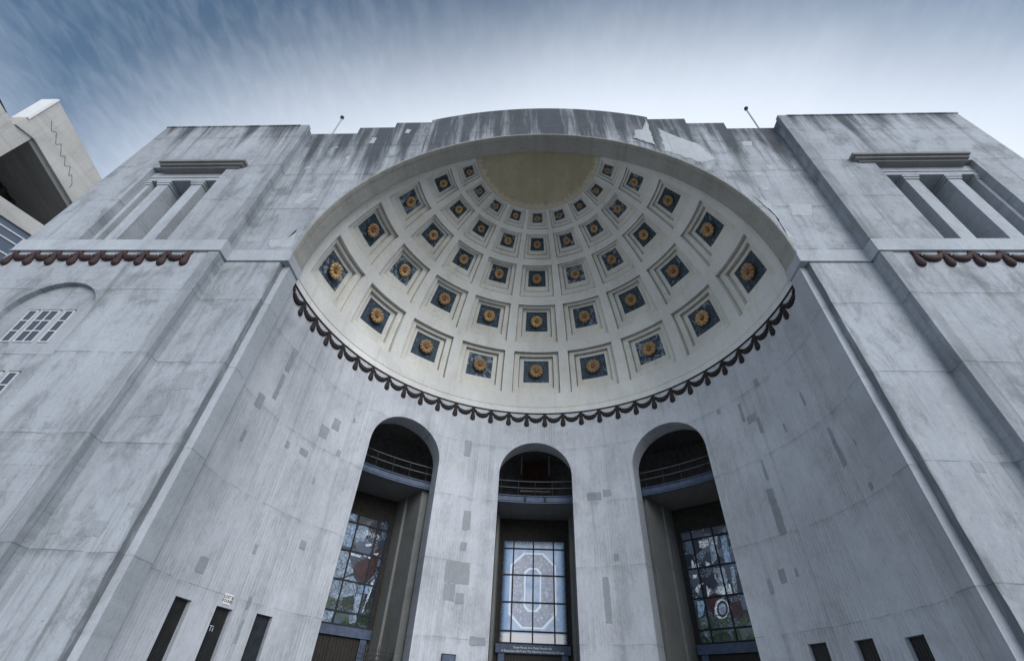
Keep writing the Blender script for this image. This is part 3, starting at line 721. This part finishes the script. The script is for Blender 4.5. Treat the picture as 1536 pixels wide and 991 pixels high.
# ---- side towers
def tower(s_, XO, O, piers, ZT, cor):
    """s_ side sign, XO outer edge, O = opening (inner, outer), piers = list of (x0,x1)"""
    X = lambda v: s_*v
    def bx(b, x0, x1, *a, **k): b.box(*sorted((X(x0), X(x1))), *a, **k)
    XZ = lambda z: XO + (25-z)*.06
    b = MB()
    def q(x0, x1, z0, z1, y=YT):
        nz = max(1, int((z1-z0)/3))
        b.poly([(X(x0), y, z0), (X(x1), y, z0), (X(x1), y, z1), (X(x0), y, z1)])
    zo0, zo1 = ZS+.69, 23.12
    q(13.17, O[0], ZS, ZT); b.poly([(X(O[1]), YT, ZS), (X(XZ(ZS)), YT, ZS), (X(XZ(ZT)), YT, ZT), (X(O[1]), YT, ZT)]); q(O[0], O[1], ZS, zo0); q(O[0], O[1], zo1, ZT)
    # reveals of the window opening
    YR = YT+.36
    for x in O: b.poly([(X(x), YT, zo0), (X(x), YR, zo0), (X(x), YR, zo1), (X(x), YT, zo1)])
    b.poly([(X(O[0]), YT, zo1), (X(O[1]), YT, zo1), (X(O[1]), YR, zo1), (X(O[0]), YR, zo1)])
    b.poly([(X(O[0]), YT, zo0), (X(O[1]), YT, zo0), (X(O[1]), YR+2.6, zo0), (X(O[0]), YR+2.6, zo0)])
    # lower wall with the arched blind recess
    ac, aw, az = 18.2, 1.72, 12.72; YD = YT+.20
    xs = sorted({13.17, XO} | {round(ac+aw*math.cos(t), 4) for t in frange(0, math.pi, 32)})
    for x0, x1 in zip(xs[:-1], xs[1:]):
        xm = (x0+x1)/2
        if abs(xm-ac) < aw:
            f = lambda x: az + math.sqrt(max(0, aw*aw-(x-ac)**2))
            b.poly([(X(x0), YT, f(x0)), (X(x1), YT, f(x1)), (X(x1), YT, ZS), (X(x0), YT, ZS)])
            b.poly([(X(x0), YT, f(x0)), (X(x1), YT, f(x1)), (X(x1), YD, f(x1)), (X(x0), YD, f(x0))])
            b.poly([(X(x0), YD, 0), (X(x1), YD, 0), (X(x1), YD, f(x1)), (X(x0), YD, f(x0))])
        elif x1 == XO: b.poly([(X(x0), YT, 0), (X(XZ(0)), YT, 0), (X(XZ(ZS)), YT, ZS), (X(x0), YT, ZS)])
        else: q(x0, x1, 0, ZS)
    for sg in (-1, 1):
        x = ac+sg*aw; b.poly([(X(x), YT, 0), (X(x), YD, 0), (X(x), YD, az), (X(x), YT, az)])
    # sides, back and roof
    YK = 9.0
    b.poly([(X(13.17), YT, 0), (X(13.17), YK, 0), (X(13.17), YK, ZT), (X(13.17), YT, ZT)])
    b.poly([(X(XZ(0)), YT, 0), (X(XZ(0)), YK, 0), (X(XZ(ZT)), YK, ZT), (X(XZ(ZT)), YT, ZT)])
    b.poly([(X(13.17), YK, 0), (X(XZ(0)), YK, 0), (X(XZ(ZT)), YK, ZT), (X(13.17), YK, ZT)])
    b.poly([(X(13.17), YT, ZT), (X(XZ(ZT)), YT, ZT), (X(XZ(ZT)), YK, ZT), (X(13.17), YK, ZT)])
    T = b.done('side_tower', 'concrete_tower', ROT)
    T['label'] = 'tower left of the dome with arched blind window' if s_ < 0 else 'tower right of the dome'
    # corner strip and string course
    b = MB(); bx(b, 13.11, 13.60, YT-.045, YT+.2, ZS+.70, ZT+.03, .015); bx(b, 13.13, 13.58, YT-.04, YT+.2, .0, ZS-.055, .015)
    b.done('corner_strip', 'concrete_strip', T)
    b = MB(); bx(b, 13.09, XZ(ZS)+.02, YT-.07, YT+.15, ZS, ZS+.69, .012); bx(b, 13.09, 13.3, YT+.15, YB-.052, ZS+.002, ZS+.684, .01)
    bx(b, 13.07, XZ(ZS)+.03, YT-.10, YT+.12, ZS-.05, ZS-.002, .01); bx(b, 13.07, 13.3, YT+.12, YB-.076, ZS-.049, ZS-.003, .01)
    b.done('string_course', 'concrete_trim', T)
    # coping
    b = MB(); bx(b, 13.62, XZ(ZT)+.03, YT-.04, YT+.5, ZT-.02, ZT+.10, .02); b.done('coping', 'concrete_tower', T)
    # piers with two-step capitals
    zt = 22.30
    for (x0, x1) in piers:
        b = MB(); bx(b, x0, x1, YR, YR+1.25, zo0, zt, .012)
        bx(b, x0-.05, x1+.05, YR-.05, YR+1.3, zt-.26, zt-.13, .012); bx(b, x0-.09, x1+.09, YR-.09, YR+1.34, zt-.128, zt-.002, .012)
        b.done('pier', 'concrete_trim', T)
    for (x0, x1) in ((O[0]+.003, O[0]+.2), (O[1]-.22, O[1]-.003)):
        b = MB(); bx(b, x0, x1, YR, YR+1.25, zo0+.002, zt, .01); bx(b, x0-.002, x1+.05, YR-.05, YR+1.3, zt-.26, zt-.13, .012); bx(b, x0-.002, x1+.09, YR-.09, YR+1.34, zt-.128, zt-.003, .012)
        b.done('pilaster', 'concrete_trim', T)
    b = MB(); bx(b, O[0]+.002, O[1]-.002, YR-.10, YR+1.36, zt, zt+.22, .01); bx(b, O[0]+.004, O[1]-.004, YR-.14, YR+1.3, zt+.222, zt+.27, .01)
    bx(b, O[0]+.003, O[1]-.003, YR-.11, YR+1.3, zt+.272, zo1-.08, .008)
    b.done('entablature', 'concrete_trim', T)
    b = MB(); c0, c1 = cor
    bx(b, c0+.32, c1-.10, YT-.08, YT+.3, 22.92, 23.02, .01); bx(b, c0+.12, c1-.04, YT-.22, YT+.3, 23.022, 23.14, .015); bx(b, c0, c1, YT-.34, YT+.3, 23.142, 23.30, .02)
    b.done('cornice', 'concrete_cornice', T)
    # room behind, coloured near-black in place of its deep shade
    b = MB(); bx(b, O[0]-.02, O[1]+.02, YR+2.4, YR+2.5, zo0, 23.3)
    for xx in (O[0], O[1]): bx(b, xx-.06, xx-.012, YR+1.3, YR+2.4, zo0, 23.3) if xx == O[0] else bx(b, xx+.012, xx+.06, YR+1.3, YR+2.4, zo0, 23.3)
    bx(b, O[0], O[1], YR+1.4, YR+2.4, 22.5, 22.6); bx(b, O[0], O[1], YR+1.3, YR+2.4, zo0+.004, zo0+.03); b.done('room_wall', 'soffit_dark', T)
    b = MB(); b.tube([(X(O[0]), YR+1.6, 19.6), (X(O[1]), YR+1.6, 19.6)], .025, 6); b.done('guard_rail', 'galvanised', T)
    # swags on the tower front
    a = t_ = None
    step = .955 if s_ < 0 else 1.055; n = 8 if s_ < 0 else 7
    for k in range(n):
        xs_ = 14.30 + step*k
        mt = Matrix.Translation((X(xs_), YT-.03, ZS-.06)); ms = Matrix.Translation((X(xs_+step/2), YT-.03, ZS-.06))
        if a is None:
            a = swag_mesh(step).done('swag', 'swag_maroon', T, True); a.matrix_basis = ms
            t_ = tassel_mesh().done('tassel', 'swag_maroon', T, True); t_.matrix_basis = mt
        else: inst(a, T, ms); inst(t_, T, mt)
    if s_ < 0: inst(t_, T, Matrix.Translation((X(14.30+step*n), YT-.03, ZS-.06)))
    # narrow lights in the blind arch
    if s_ < 0:
        for zt_, zb_ in ((13.05, 11.55), (10.2, 8.7)):
            for x0, x1, nc in ((18.76, 19.09, 1), (17.90, 18.58, 2), (17.32, 17.64, 1)):
                b = MB(); f = .045; dx = (x1-x0)/nc
                for i in range(nc+1): bx(b, x0+dx*i-f/2, x0+dx*i+f/2, YD-.03, YD+.02, zb_, zt_)
                for j in range(4): z = zb_+(zt_-zb_)*j/3; bx(b, x0-f/2+.001, x1+f/2-.001, YD-.034, YD+.018, z-f/2, z+f/2)
                bx(b, x0-.05, x1+.05, YD-.028, YD+.015, zt_+.03, zt_+.07, m=1)
                W = b.done('window', 'white_frame', T, mats=['white_frame', 'joint_dark'])
                for i in range(nc):
                    for j in range(3):
                        z0 = zb_+(zt_-zb_)*j/3; bb = MB(); bx(bb, x0+dx*i, x0+dx*(i+1), YD-.012, YD-.004, z0, z0+(zt_-zb_)/3); 
                        pane = bb.done('window_pane', 'window_glass', T)
    return T
TL = tower(-1, 21.75, (15.87, 19.88), [(16.93, 17.48), (18.70, 19.26)], 27.62, (14.86, 19.42))
TR = tower(1, 22.75, (15.98, 20.5), [(17.12, 17.72), (19.02, 19.62)], 27.98, (14.92, 20.25))
# broken, pale arris at the top inner corner of the left tower
b = MB()
for k in range(7):
    z = 26.95 + .13*k
    b.box(-13.115-.01, -13.06+random.uniform(-.02, .05), YT-.03+.07*k*.5, YT+.12+.07*k*.5+random.uniform(0, .06), z, z+.11, .02)
b.done('broken_arris', 'concrete_patch_light', TL)

# ---- hall behind the portals
b = MB(); aa = frange(-rad(89), rad(89), 48)
for a0, a1 in zip(aa[:-1], aa[1:]): b.poly([pol(a0, 17.2, 0), pol(a1, 17.2, 0), pol(a1, 17.2, 17), pol(a0, 17.2, 17)]); b.poly([pol(a0, R+WT, 16.3), pol(a1, R+WT, 16.3), pol(a1, 17.2, 16.3), pol(a0, 17.2, 16.3)])
for a in (-rad(89), rad(89)): b.poly([pol(a, R+WT, 0), pol(a, 17.2, 0), pol(a, 17.2, 17), pol(a, R+WT, 17)])
HALL = b.done('hall_wall', 'dark_interior', ROT)
GZ0, GZ1, GR = 11.42, 11.84, R+WT+.06
b = MB(); aa = frange(-rad(70), rad(70), 70)
for a0, a1 in zip(aa[:-1], aa[1:]):
    b.poly([pol(a0, GR+.02, GZ0+.10), pol(a1, GR+.02, GZ0+.10), pol(a1, 17.2, GZ0+.10), pol(a0, 17.2, GZ0+.10)]); b.poly([pol(a0, GR+.02, GZ1-.06), pol(a1, GR+.02, GZ1-.06), pol(a1, 17.2, GZ1-.06), pol(a0, 17.2, GZ1-.06)])
GAL = b.done('gallery_floor', 'concrete_interior', ROT)
prof = [(GR+.12, GZ0), (GR, GZ0), (GR, GZ0+.04), (GR+.05, GZ0+.05), (GR+.05, GZ1-.05), (GR, GZ1-.04), (GR, GZ1), (GR+.12, GZ1)]
for i, p in enumerate(PORT):
    aa = frange(p-PH*1.25, p+PH*1.25, 18)
    loft('edge_beam', [[pol(a, r, z) for r, z in prof] for a in aa], 'blue_steel', GAL)
    for zz in (12.28, 12.66):
        b = MB(); b.tube([pol(a, GR+.06, zz) for a in aa], .018, 6); b.done('railing_bar', 'dark_galvanised', GAL)
    for k in range(5):
        a = p - PH*1.0 + PH*2.0*(k+.3)/4.6
        b = MB(); b.tube([pol(a, GR+.06, GZ1-.02), pol(a, GR+.06, 12.66)], .022, 6); b.done('railing_post', 'dark_steel', GAL)
for px in (-.55, .55):     # stiffener plates on the middle beam
    box('stiffener', 'dark_steel', GAL, px-.06, px+.06, GR-.02, GR+.0, GZ0+.06, GZ1-.06)
# things seen on the gallery of the middle portal: red door surround and pale tubes
box('door_panel', 'red_panel', HALL, -.75, .75, 15.6, 15.7, 12.0, 15.6)
for px in (-.9, .9): b = MB(); b.tube([(px, 15.2, 14.6), (px, 15.2, 15.9)], .035, 6); b.done('conduit', 'white_paint', HALL)
box('door_head', 'white_paint', HALL, -.95, .95, 15.35, 15.6, 13.55, 13.62)

ART_L = [('red', [(0.32, -0.05), (0.48, 0.27), (0.98, 0.59), (1.44, 1.18), (1.59, 0.94), (1.5, 0.62), (1.51, -0.11), (1.19, -0.52), (0.86, -0.51), (0.47, -0.3)]), ('white', [(0.63, 1.12), (1.03, 1.25), (0.94, 1.1), (0.74, 1.03)]), ('white', [(0.68, 0.62), (1.08, 0.6), (1.07, 0.51), (0.74, 0.56)]), ('white', [(1.18, 0.77), (1.48, 0.88), (1.38, 0.73)]), ('silver', [(-0.51, 0.58), (-0.16, 0.62), (0.38, -0.25), (-0.03, -0.53), (-0.58, -0.66), (-0.54, 0.14)]), ('silver', [(-0.49, -0.82), (0.41, -0.38), (0.76, -0.74), (0.71, -1.15), (0.11, -1.51), (-0.53, -1.42)]), ('silver', [(0.71, -1.15), (1.1, -1.09), (1.1, -1.69), (1.01, -1.96), (1.1, -2.27), (0.78, -2.38), (0.66, -2.08), (0.81, -1.8)]), ('green', [(0.14, -1.38), (0.65, -1.23), (0.72, -1.48), (0.33, -1.74)]), ('green', [(1.18, -2.0), (1.61, -1.81), (1.74, -2.31), (1.28, -2.37)]), ('green', [(1.24, -1.34), (1.6, -1.15), (1.64, -1.61), (1.36, -1.78)]), ('white', [(1.39, -0.49), (1.56, -0.32), (1.45, -1.17), (1.32, -1.79), (1.26, -1.86), (1.35, -1.12)]), ('silver', [(0.11, 1.94), (0.5, 2.11), (0.66, 1.83), (0.55, 1.26), (0.17, 1.1), (-0.01, 1.44)]), ('blue', [(-0.64, 1.84), (-0.06, 1.9), (-0.01, 0.84), (-0.54, 0.8)]), ('blue', [(-0.49, 2.52), (-0.16, 2.44), (-0.15, 2.08), (-0.53, 2.06)]), ('silver', [(-0.54, -1.99), (-0.09, -1.99), (-0.14, -2.44), (-0.53, -2.49)]), ('white', [(-0.03, 0.61), (0.56, 0.58), (0.55, 0.47), (0.05, 0.48)]), ('blue', [(0.76, -0.74), (1.48, -0.68), (1.41, -1.04), (0.85, -1.06)])]
ART_R = [('silver', [(-0.25, 1.97), (0.17, 1.97), (0.0, 1.02), (-0.4, 0.74), (-0.33, 1.34)]), ('blue', [(0.32, 1.95), (0.61, 1.93), (0.53, 0.64), (0.24, 0.65)]), ('silver', [(-0.38, 0.53), (0.14, 0.53), (0.18, -0.26), (-0.22, -0.27), (-0.42, 0.07)]), ('white', [(-0.36, -0.26), (0.23, -0.2), (0.24, -0.67), (-0.24, -0.65), (-0.56, -0.49)]), ('white', [(-0.09, -1.21), (-0.16, -1.36), (-0.26, -1.49), (-0.39, -1.56), (-0.52, -1.58), (-0.64, -1.54), (-0.72, -1.45), (-0.76, -1.31), (-0.75, -1.15), (-0.68, -1.0), (-0.58, -0.87), (-0.45, -0.8), (-0.31, -0.78), (-0.19, -0.82), (-0.11, -0.92), (-0.08, -1.06)]), ('dark', [(-0.13, -1.21), (-0.18, -1.33), (-0.26, -1.43), (-0.36, -1.5), (-0.47, -1.52), (-0.56, -1.48), (-0.63, -1.4), (-0.66, -1.29), (-0.64, -1.16), (-0.59, -1.04), (-0.51, -0.93), (-0.4, -0.87), (-0.3, -0.85), (-0.2, -0.89), (-0.14, -0.97), (-0.11, -1.08)]), ('silver', [(-0.21, -1.21), (-0.25, -1.3), (-0.3, -1.38), (-0.38, -1.42), (-0.45, -1.43), (-0.51, -1.41), (-0.56, -1.35), (-0.57, -1.27), (-0.56, -1.18), (-0.53, -1.09), (-0.47, -1.02), (-0.4, -0.97), (-0.32, -0.96), (-0.26, -0.99), (-0.22, -1.04), (-0.2, -1.12)]), ('red', [(-0.96, -0.64), (-0.56, -0.49), (-0.26, -0.71), (-0.62, -0.86), (-0.87, -1.45), (-1.02, -0.88)]), ('red', [(0.05, -0.99), (0.52, -0.91), (0.47, -1.56), (-0.01, -1.58)]), ('white', [(-0.91, -0.13), (-0.74, -0.41), (-0.95, -0.67)]), ('white', [(-1.4, 1.09), (-1.32, 1.06), (-1.3, 0.83), (-1.09, 0.9), (-1.06, 0.69), (-1.44, 0.71)]), ('white', [(-1.47, 0.39), (-1.26, 0.39), (-1.28, 0.21), (-1.49, 0.23)]), ('white', [(-1.51, -0.29), (-1.35, -0.08), (-1.0, -0.02), (-1.27, -0.22), (-1.36, -0.47)]), ('green', [(-1.48, -1.88), (-0.89, -1.8), (-1.22, -2.01)]), ('green', [(-1.28, -2.24), (-0.41, -2.07), (-0.3, -2.41), (-1.2, -2.48)]), ('green', [(-0.21, -2.08), (0.13, -2.05), (0.22, -2.44), (-0.17, -2.42)]), ('white', [(-0.82, 1.89), (-0.35, 1.88), (-0.33, 1.63), (-0.67, 1.51), (-0.84, 1.6)]), ('silver', [(0.41, 0.49), (0.6, 0.53), (0.5, -0.6), (0.32, -0.65)]), ('blue', [(-1.51, -0.77), (-1.1, -0.75), (-1.35, -1.35), (-1.59, -1.45)]), ('white', [(-0.2, 1.71), (0.07, 1.7), (0.03, 1.6), (-0.2, 1.62)]), ('white', [(-0.7, 0.91), (-0.5, 0.78), (-0.57, 0.66), (-0.71, 0.71)])]
WW, WZ0, WZ1, RW = 1.74, 5.36, 10.32, 14.5
XB = [-WW, -1.14, -.03, 1.10, WW]; ZB = [WZ0, 5.88, 7.18, 8.50, 9.86, WZ1]
def vestibule(p, kind, off):
    M = Matrix.Rotation(-p, 4, 'Z') @ Matrix.Translation((off, RW, 0))      # local x tangential, y radial from the window plane
    zc = (WZ0+WZ1)/2
    b = MB()
    for s_ in (-1, 1):
        b.box(*sorted((s_*2.12, s_*2.5)), -2.6, .0, 0, GZ0+.08, .02, M=M)                        # passage side wall
        b.box(*sorted((s_*1.98, s_*2.118)), -1.0, .015, 0, GZ0+.07, .02, M=M)                    # pilaster against it
    b.done('vestibule_wall', 'concrete_interior', ROT)
    b = MB()
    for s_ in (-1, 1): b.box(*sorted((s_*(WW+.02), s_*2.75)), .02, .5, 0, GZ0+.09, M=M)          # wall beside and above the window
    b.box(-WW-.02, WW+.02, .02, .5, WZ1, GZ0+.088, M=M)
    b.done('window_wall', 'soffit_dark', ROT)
    # window
    W0 = empty('art_window'); W0.parent = ROT; W0.matrix_basis = M @ Matrix.Translation((0, 0, zc))
    b = MB()
    for x in XB: b.box(x-.035, x+.035, -.05, .03, WZ0-zc, WZ1-zc)
    for z in ZB: b.box(-WW-.036, WW+.036, -.055, .028, z-zc-.035, z-zc+.035)
    b.done('window_frame', 'dark_steel', W0)
    for i in range(4):
        for j in range(5):
            bb = MB(); bb.box(XB[i]+.036, XB[i+1]-.036, -.005, .02, ZB[j]-zc+.036, ZB[j+1]-zc-.036)
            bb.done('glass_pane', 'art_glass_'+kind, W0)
    if kind == 'o':
        out = [(-.58, 1.82), (.54, 1.82), (1.22, 1.18), (1.22, -1.18), (.54, -1.84), (-.64, -1.84), (-1.30, -1.22), (-1.30, 1.18)]
        inn = [(-.27, 1.04), (.20, 1.04), (.42, .84), (.40, -.86), (.17, -1.08), (-.30, -1.08), (-.52, -.86), (-.52, .84)]
        def ring(o, d):
            c = Vector((-.04, 0)); r = []
            for x, z in o:
                v = Vector((x, z)) - c; r.append(((v.x - math.copysign(min(d, abs(v.x)), v.x)) + c.x, (v.y - math.copysign(d, v.y)) + c.y))
            return r
        def band(name, A, B, mat, y):
            V = [(x, y, z) for x, z in A] + [(x, y, z) for x, z in B] + [(x, y+.008, z) for x, z in A] + [(x, y+.008, z) for x, z in B]; n = len(A); F = []
            for k in range(n):
                k2 = (k+1) % n; F += [(k, k2, n+k2, n+k), (k2, k, 2*n+k, 2*n+k2), (n+k, n+k2, 3*n+k2, 3*n+k)]
            link(name, V, F, mat, W0)
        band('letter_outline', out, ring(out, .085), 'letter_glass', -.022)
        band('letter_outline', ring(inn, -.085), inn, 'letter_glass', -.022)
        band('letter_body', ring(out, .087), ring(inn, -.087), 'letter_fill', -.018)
    for kk, pts in {'left': ART_L, 'right': ART_R}.get(kind, []):
        cx = sum(p[0] for p in pts)/len(pts)
        pts = [(max(-WW+.04, min(WW-.04, x)), max(WZ0-zc+.04, min(WZ1-zc-.04, z))) for x, z in pts]
        yy = {'dark': -.017, 'silver': -.021 if len(pts) > 12 else -.012, 'red': -.0135}.get(kk, -.0125 if len(pts) > 12 else -.0145)
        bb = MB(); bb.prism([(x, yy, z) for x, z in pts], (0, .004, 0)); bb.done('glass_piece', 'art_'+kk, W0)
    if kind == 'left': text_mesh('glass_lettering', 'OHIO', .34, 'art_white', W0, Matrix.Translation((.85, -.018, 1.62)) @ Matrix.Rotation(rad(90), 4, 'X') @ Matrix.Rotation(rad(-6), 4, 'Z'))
    # lintel and door leaves below
    b = MB(); b.box(-WW-.14, WW+.14, -.22, .015, 4.92, 5.30, .01, M=M); LN = b.done('door_lintel', 'blue_steel', ROT)
    if kind == 'o':
        TM = M @ Matrix.Translation((-.03, -.228, 5.16)) @ Matrix.Rotation(rad(90), 4, 'X')
        text_mesh('lintel_lettering', 'These Panels Are Made Possible By', .135, 'white_paint', LN, TM)
        TM = M @ Matrix.Translation((-.03, -.228, 5.01)) @ Matrix.Rotation(rad(90), 4, 'X')
        text_mesh('lintel_lettering', 'A Generous Gift From The Hamilton Scholarship Group', .135, 'white_paint', LN, TM)
    for s_ in (-1, 1):
        b = MB(); b.box(*sorted((s_*1.42, s_*WW)), -.16, .01, 0, 4.918, .01, M=M); b.done('door_post', 'blue_steel', ROT)
    for k in range(2):
        b = MB(); x0 = -1.41 + k*1.415; b.box(x0, x0+1.4, -.05, .0, .02, 4.90, M=M)
        D = b.done('door_leaf', 'dark_wood', ROT)
        for j in range(9):
            b = MB(); xx = x0+.08+j*.155; b.box(xx-.014, xx+.014, -.09, -.052, .1, 4.85, M=M); b.done('grille_bar', 'black_metal', D)
vestibule(PORT[0], 'left', -.18); vestibule(0, 'o', -.04); vestibule(PORT[2], 'right', .0)

# ------------------------------------------------------------------ separate things
# iron gate leaf standing in the left-hand portal
p = PORT[0]
GT = empty('iron_gate', pol(p, 12.0, 0)); GT.rotation_euler.z = -p
tag(GT, 'black iron gate with spear-topped pickets standing in a portal beside a grey jamb', 'gate')
for zz in (.25, 3.55, 3.95, 4.12):
    b = MB(); b.box(.35, 2.10, -.02, .02, zz-.02, zz+.02); b.done('rail', 'black_metal', GT)
pk = None
for k in range(13):
    mw = Matrix.Translation((.40 + .138*k, 0, 0))
    if pk is None:
        b = MB(); b.tube([(0, 0, .12), (0, 0, 4.25), (0, 0, 4.27), (0, 0, 4.34), (0, 0, 4.50)], [.013, .013, .03, .026, .002], 6); pk = b.done('picket', 'black_metal', GT); pk.matrix_basis = mw
    else: inst(pk, GT, mw)
for k in range(6):
    b = MB(); M = Matrix.Translation((.54 + .276*k, 0, 4.035))
    b.tube([(.055*math.cos(t), 0, .055*math.sin(t)) for t in frange(0, 2*math.pi, 12)], .008, 5, M=M, cap=False); b.done('ring_ornament', 'black_metal', GT)
# lost and found sign
a = rad(-70.85)
SG = empty('lost_and_found_sign', pol(a, R-.012, 4.76)); SG.rotation_euler.z = -a
tag(SG, 'small white sign reading LOST & FOUND above a dark slot window', 'sign')
b = MB(); b.box(-.16, .16, -.006, .012, -.15, .15, .004); b.done('plate', 'white_paint', SG)
text_mesh('lettering', 'LOST &\nFOUND', .115, 'black_metal', SG, Matrix.Translation((0, -.009, -.0)) @ Matrix.Rotation(rad(90), 4, 'X'), 1.0)
# camera poles on the parapet
for x, z0, h, lean, lab in ((-12.60, 27.72, 3.35, .05, 'thin pale pole with dark camera head on the parapet beside the chipped tower corner'), (12.86, 27.72, 3.75, -.02, 'thin darker pole with small round head on the parapet beside the unbroken tower corner')):
    E_ = empty('camera_pole', (x, -.5, z0)); tag(E_, lab, 'pole', 'poles on the parapet')
    b = MB(); b.tube([(0, 0, 0), (lean, 0, h)], .045, 8); b.done('mast', 'galvanised', E_)
    b = MB(); b.box(-.14, .14, -.14, .14, 0, .03, .005); b.done('base_plate', 'galvanised', E_)
    b = MB(); b.tube([(lean-.02, 0, h-.06), (lean-.02, -.02, h+.02), (lean, -.05, h+.14), (lean, -.05, h+.22)], [.03, .11, .12, .05], 10); b.done('camera_head', 'black_metal', E_, True)
# sign boxes low on the wall beside the middle portal
a = rad(-19.6)
SB = empty('notice_box', pol(a, R-.06, 3.9)); SB.rotation_euler.z = -a; tag(SB, 'small dark notice box on the curved wall between two portals', 'notice')
b = MB(); b.box(-.30, .30, -.06, .05, -.5, .38, .01); b.done('case', 'dark_steel', SB); b = MB(); b.box(-.26, .26, -.066, -.06, -.46, .34); b.done('sheet', 'blue_steel', SB)

# ------------------------------------------------------------------ upper deck of the seating stand beyond the left tower
ST = empty('stadium_stand', (-44, 6, 0)); tag(ST, 'pale concrete upper deck of a stand with stepped crack and dark underside behind a tower', 'stand')
off = Vector((-44, 6, 0))
def sp(name, mat, x, pts, dx):
    b = MB(); b.prism([Vector((x, y, z))-off for y, z in pts], (dx, 0, 0)); return b.done(name, mat, ST)
sp('end_parapet', 'concrete_stand', -40, [(1.55, 35.55), (1.50, 36.6), (1.65, 40.2), (8.1, 38.85), (13.5, 37.7), (13.5, 33.7), (8.0, 34.9), (2.9, 36.0)], -1.2)
sp('parapet_cap', 'white_paint', -39.9, [(1.5, 36.7), (1.52, 40.1), (1.68, 40.28), (1.66, 36.7)], -1.4)
sp('front_fascia', 'concrete_stand', -40.15, [(-8, 33.0), (-8, 37.4), (1.3, 35.55), (1.55, 35.5), (2.85, 36.0), (2.7, 32.6), (2.2, 31.9), (-8, 28)], -1.2)
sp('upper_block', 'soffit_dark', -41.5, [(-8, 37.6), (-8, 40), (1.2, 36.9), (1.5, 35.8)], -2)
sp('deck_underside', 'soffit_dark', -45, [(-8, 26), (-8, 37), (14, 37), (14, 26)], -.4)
sp('reveal', 'concrete_interior', -40.2, [(2.9, 36.0), (2.9, 35.6), (13.5, 33.2), (13.5, 33.7)], -4.6)
for k in range(6):
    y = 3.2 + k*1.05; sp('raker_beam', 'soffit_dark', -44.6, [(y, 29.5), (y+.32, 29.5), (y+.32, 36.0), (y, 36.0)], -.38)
sp('window_ledge', 'concrete_stand', -39.9, [(-6, 27.2), (-6, 26.4), (13.5, 31.6), (13.5, 32.6), (7.8, 31.4), (4.6, 30.5)], -5)
sp('glazing', 'stand_glass', -40.05, [(-6, 20), (13.5, 20), (13.5, 31.6), (-6, 26.4)], -.3)
for k in range(5):
    d = .75*k + .55 + (.35 if k > 1 else 0); sp('glazing_bar', 'white_frame', -39.98, [(-6, 26.4-d), (-6, 26.28-d), (13.5, 31.48-d), (13.5, 31.6-d)], -.09)
# stepped crack that follows the seating treads
zig = [(2.55, 38.35), (3.1, 37.75), (3.35, 38.05), (4.0, 37.25), (4.2, 37.7), (4.85, 36.9), (5.05, 37.25), (5.55, 36.6), (5.85, 37.0), (6.3, 36.3), (6.4, 36.6), (6.95, 36.0), (7.0, 35.6)]
for (y0, z0), (y1, z1) in zip(zig[:-1], zig[1:]):
    d = Vector((0, y1-y0, z1-z0)); n = Vector((0, -d.z, d.y)).normalized()*.022
    b = MB(); A, B = Vector((-39.99, y0, z0))-off, Vector((-39.99, y1, z1))-off
    b.prism([A-n, B-n, B+n, A+n], (-.05, 0, 0)); b.done('tread_joint', 'joint_dark', ST)
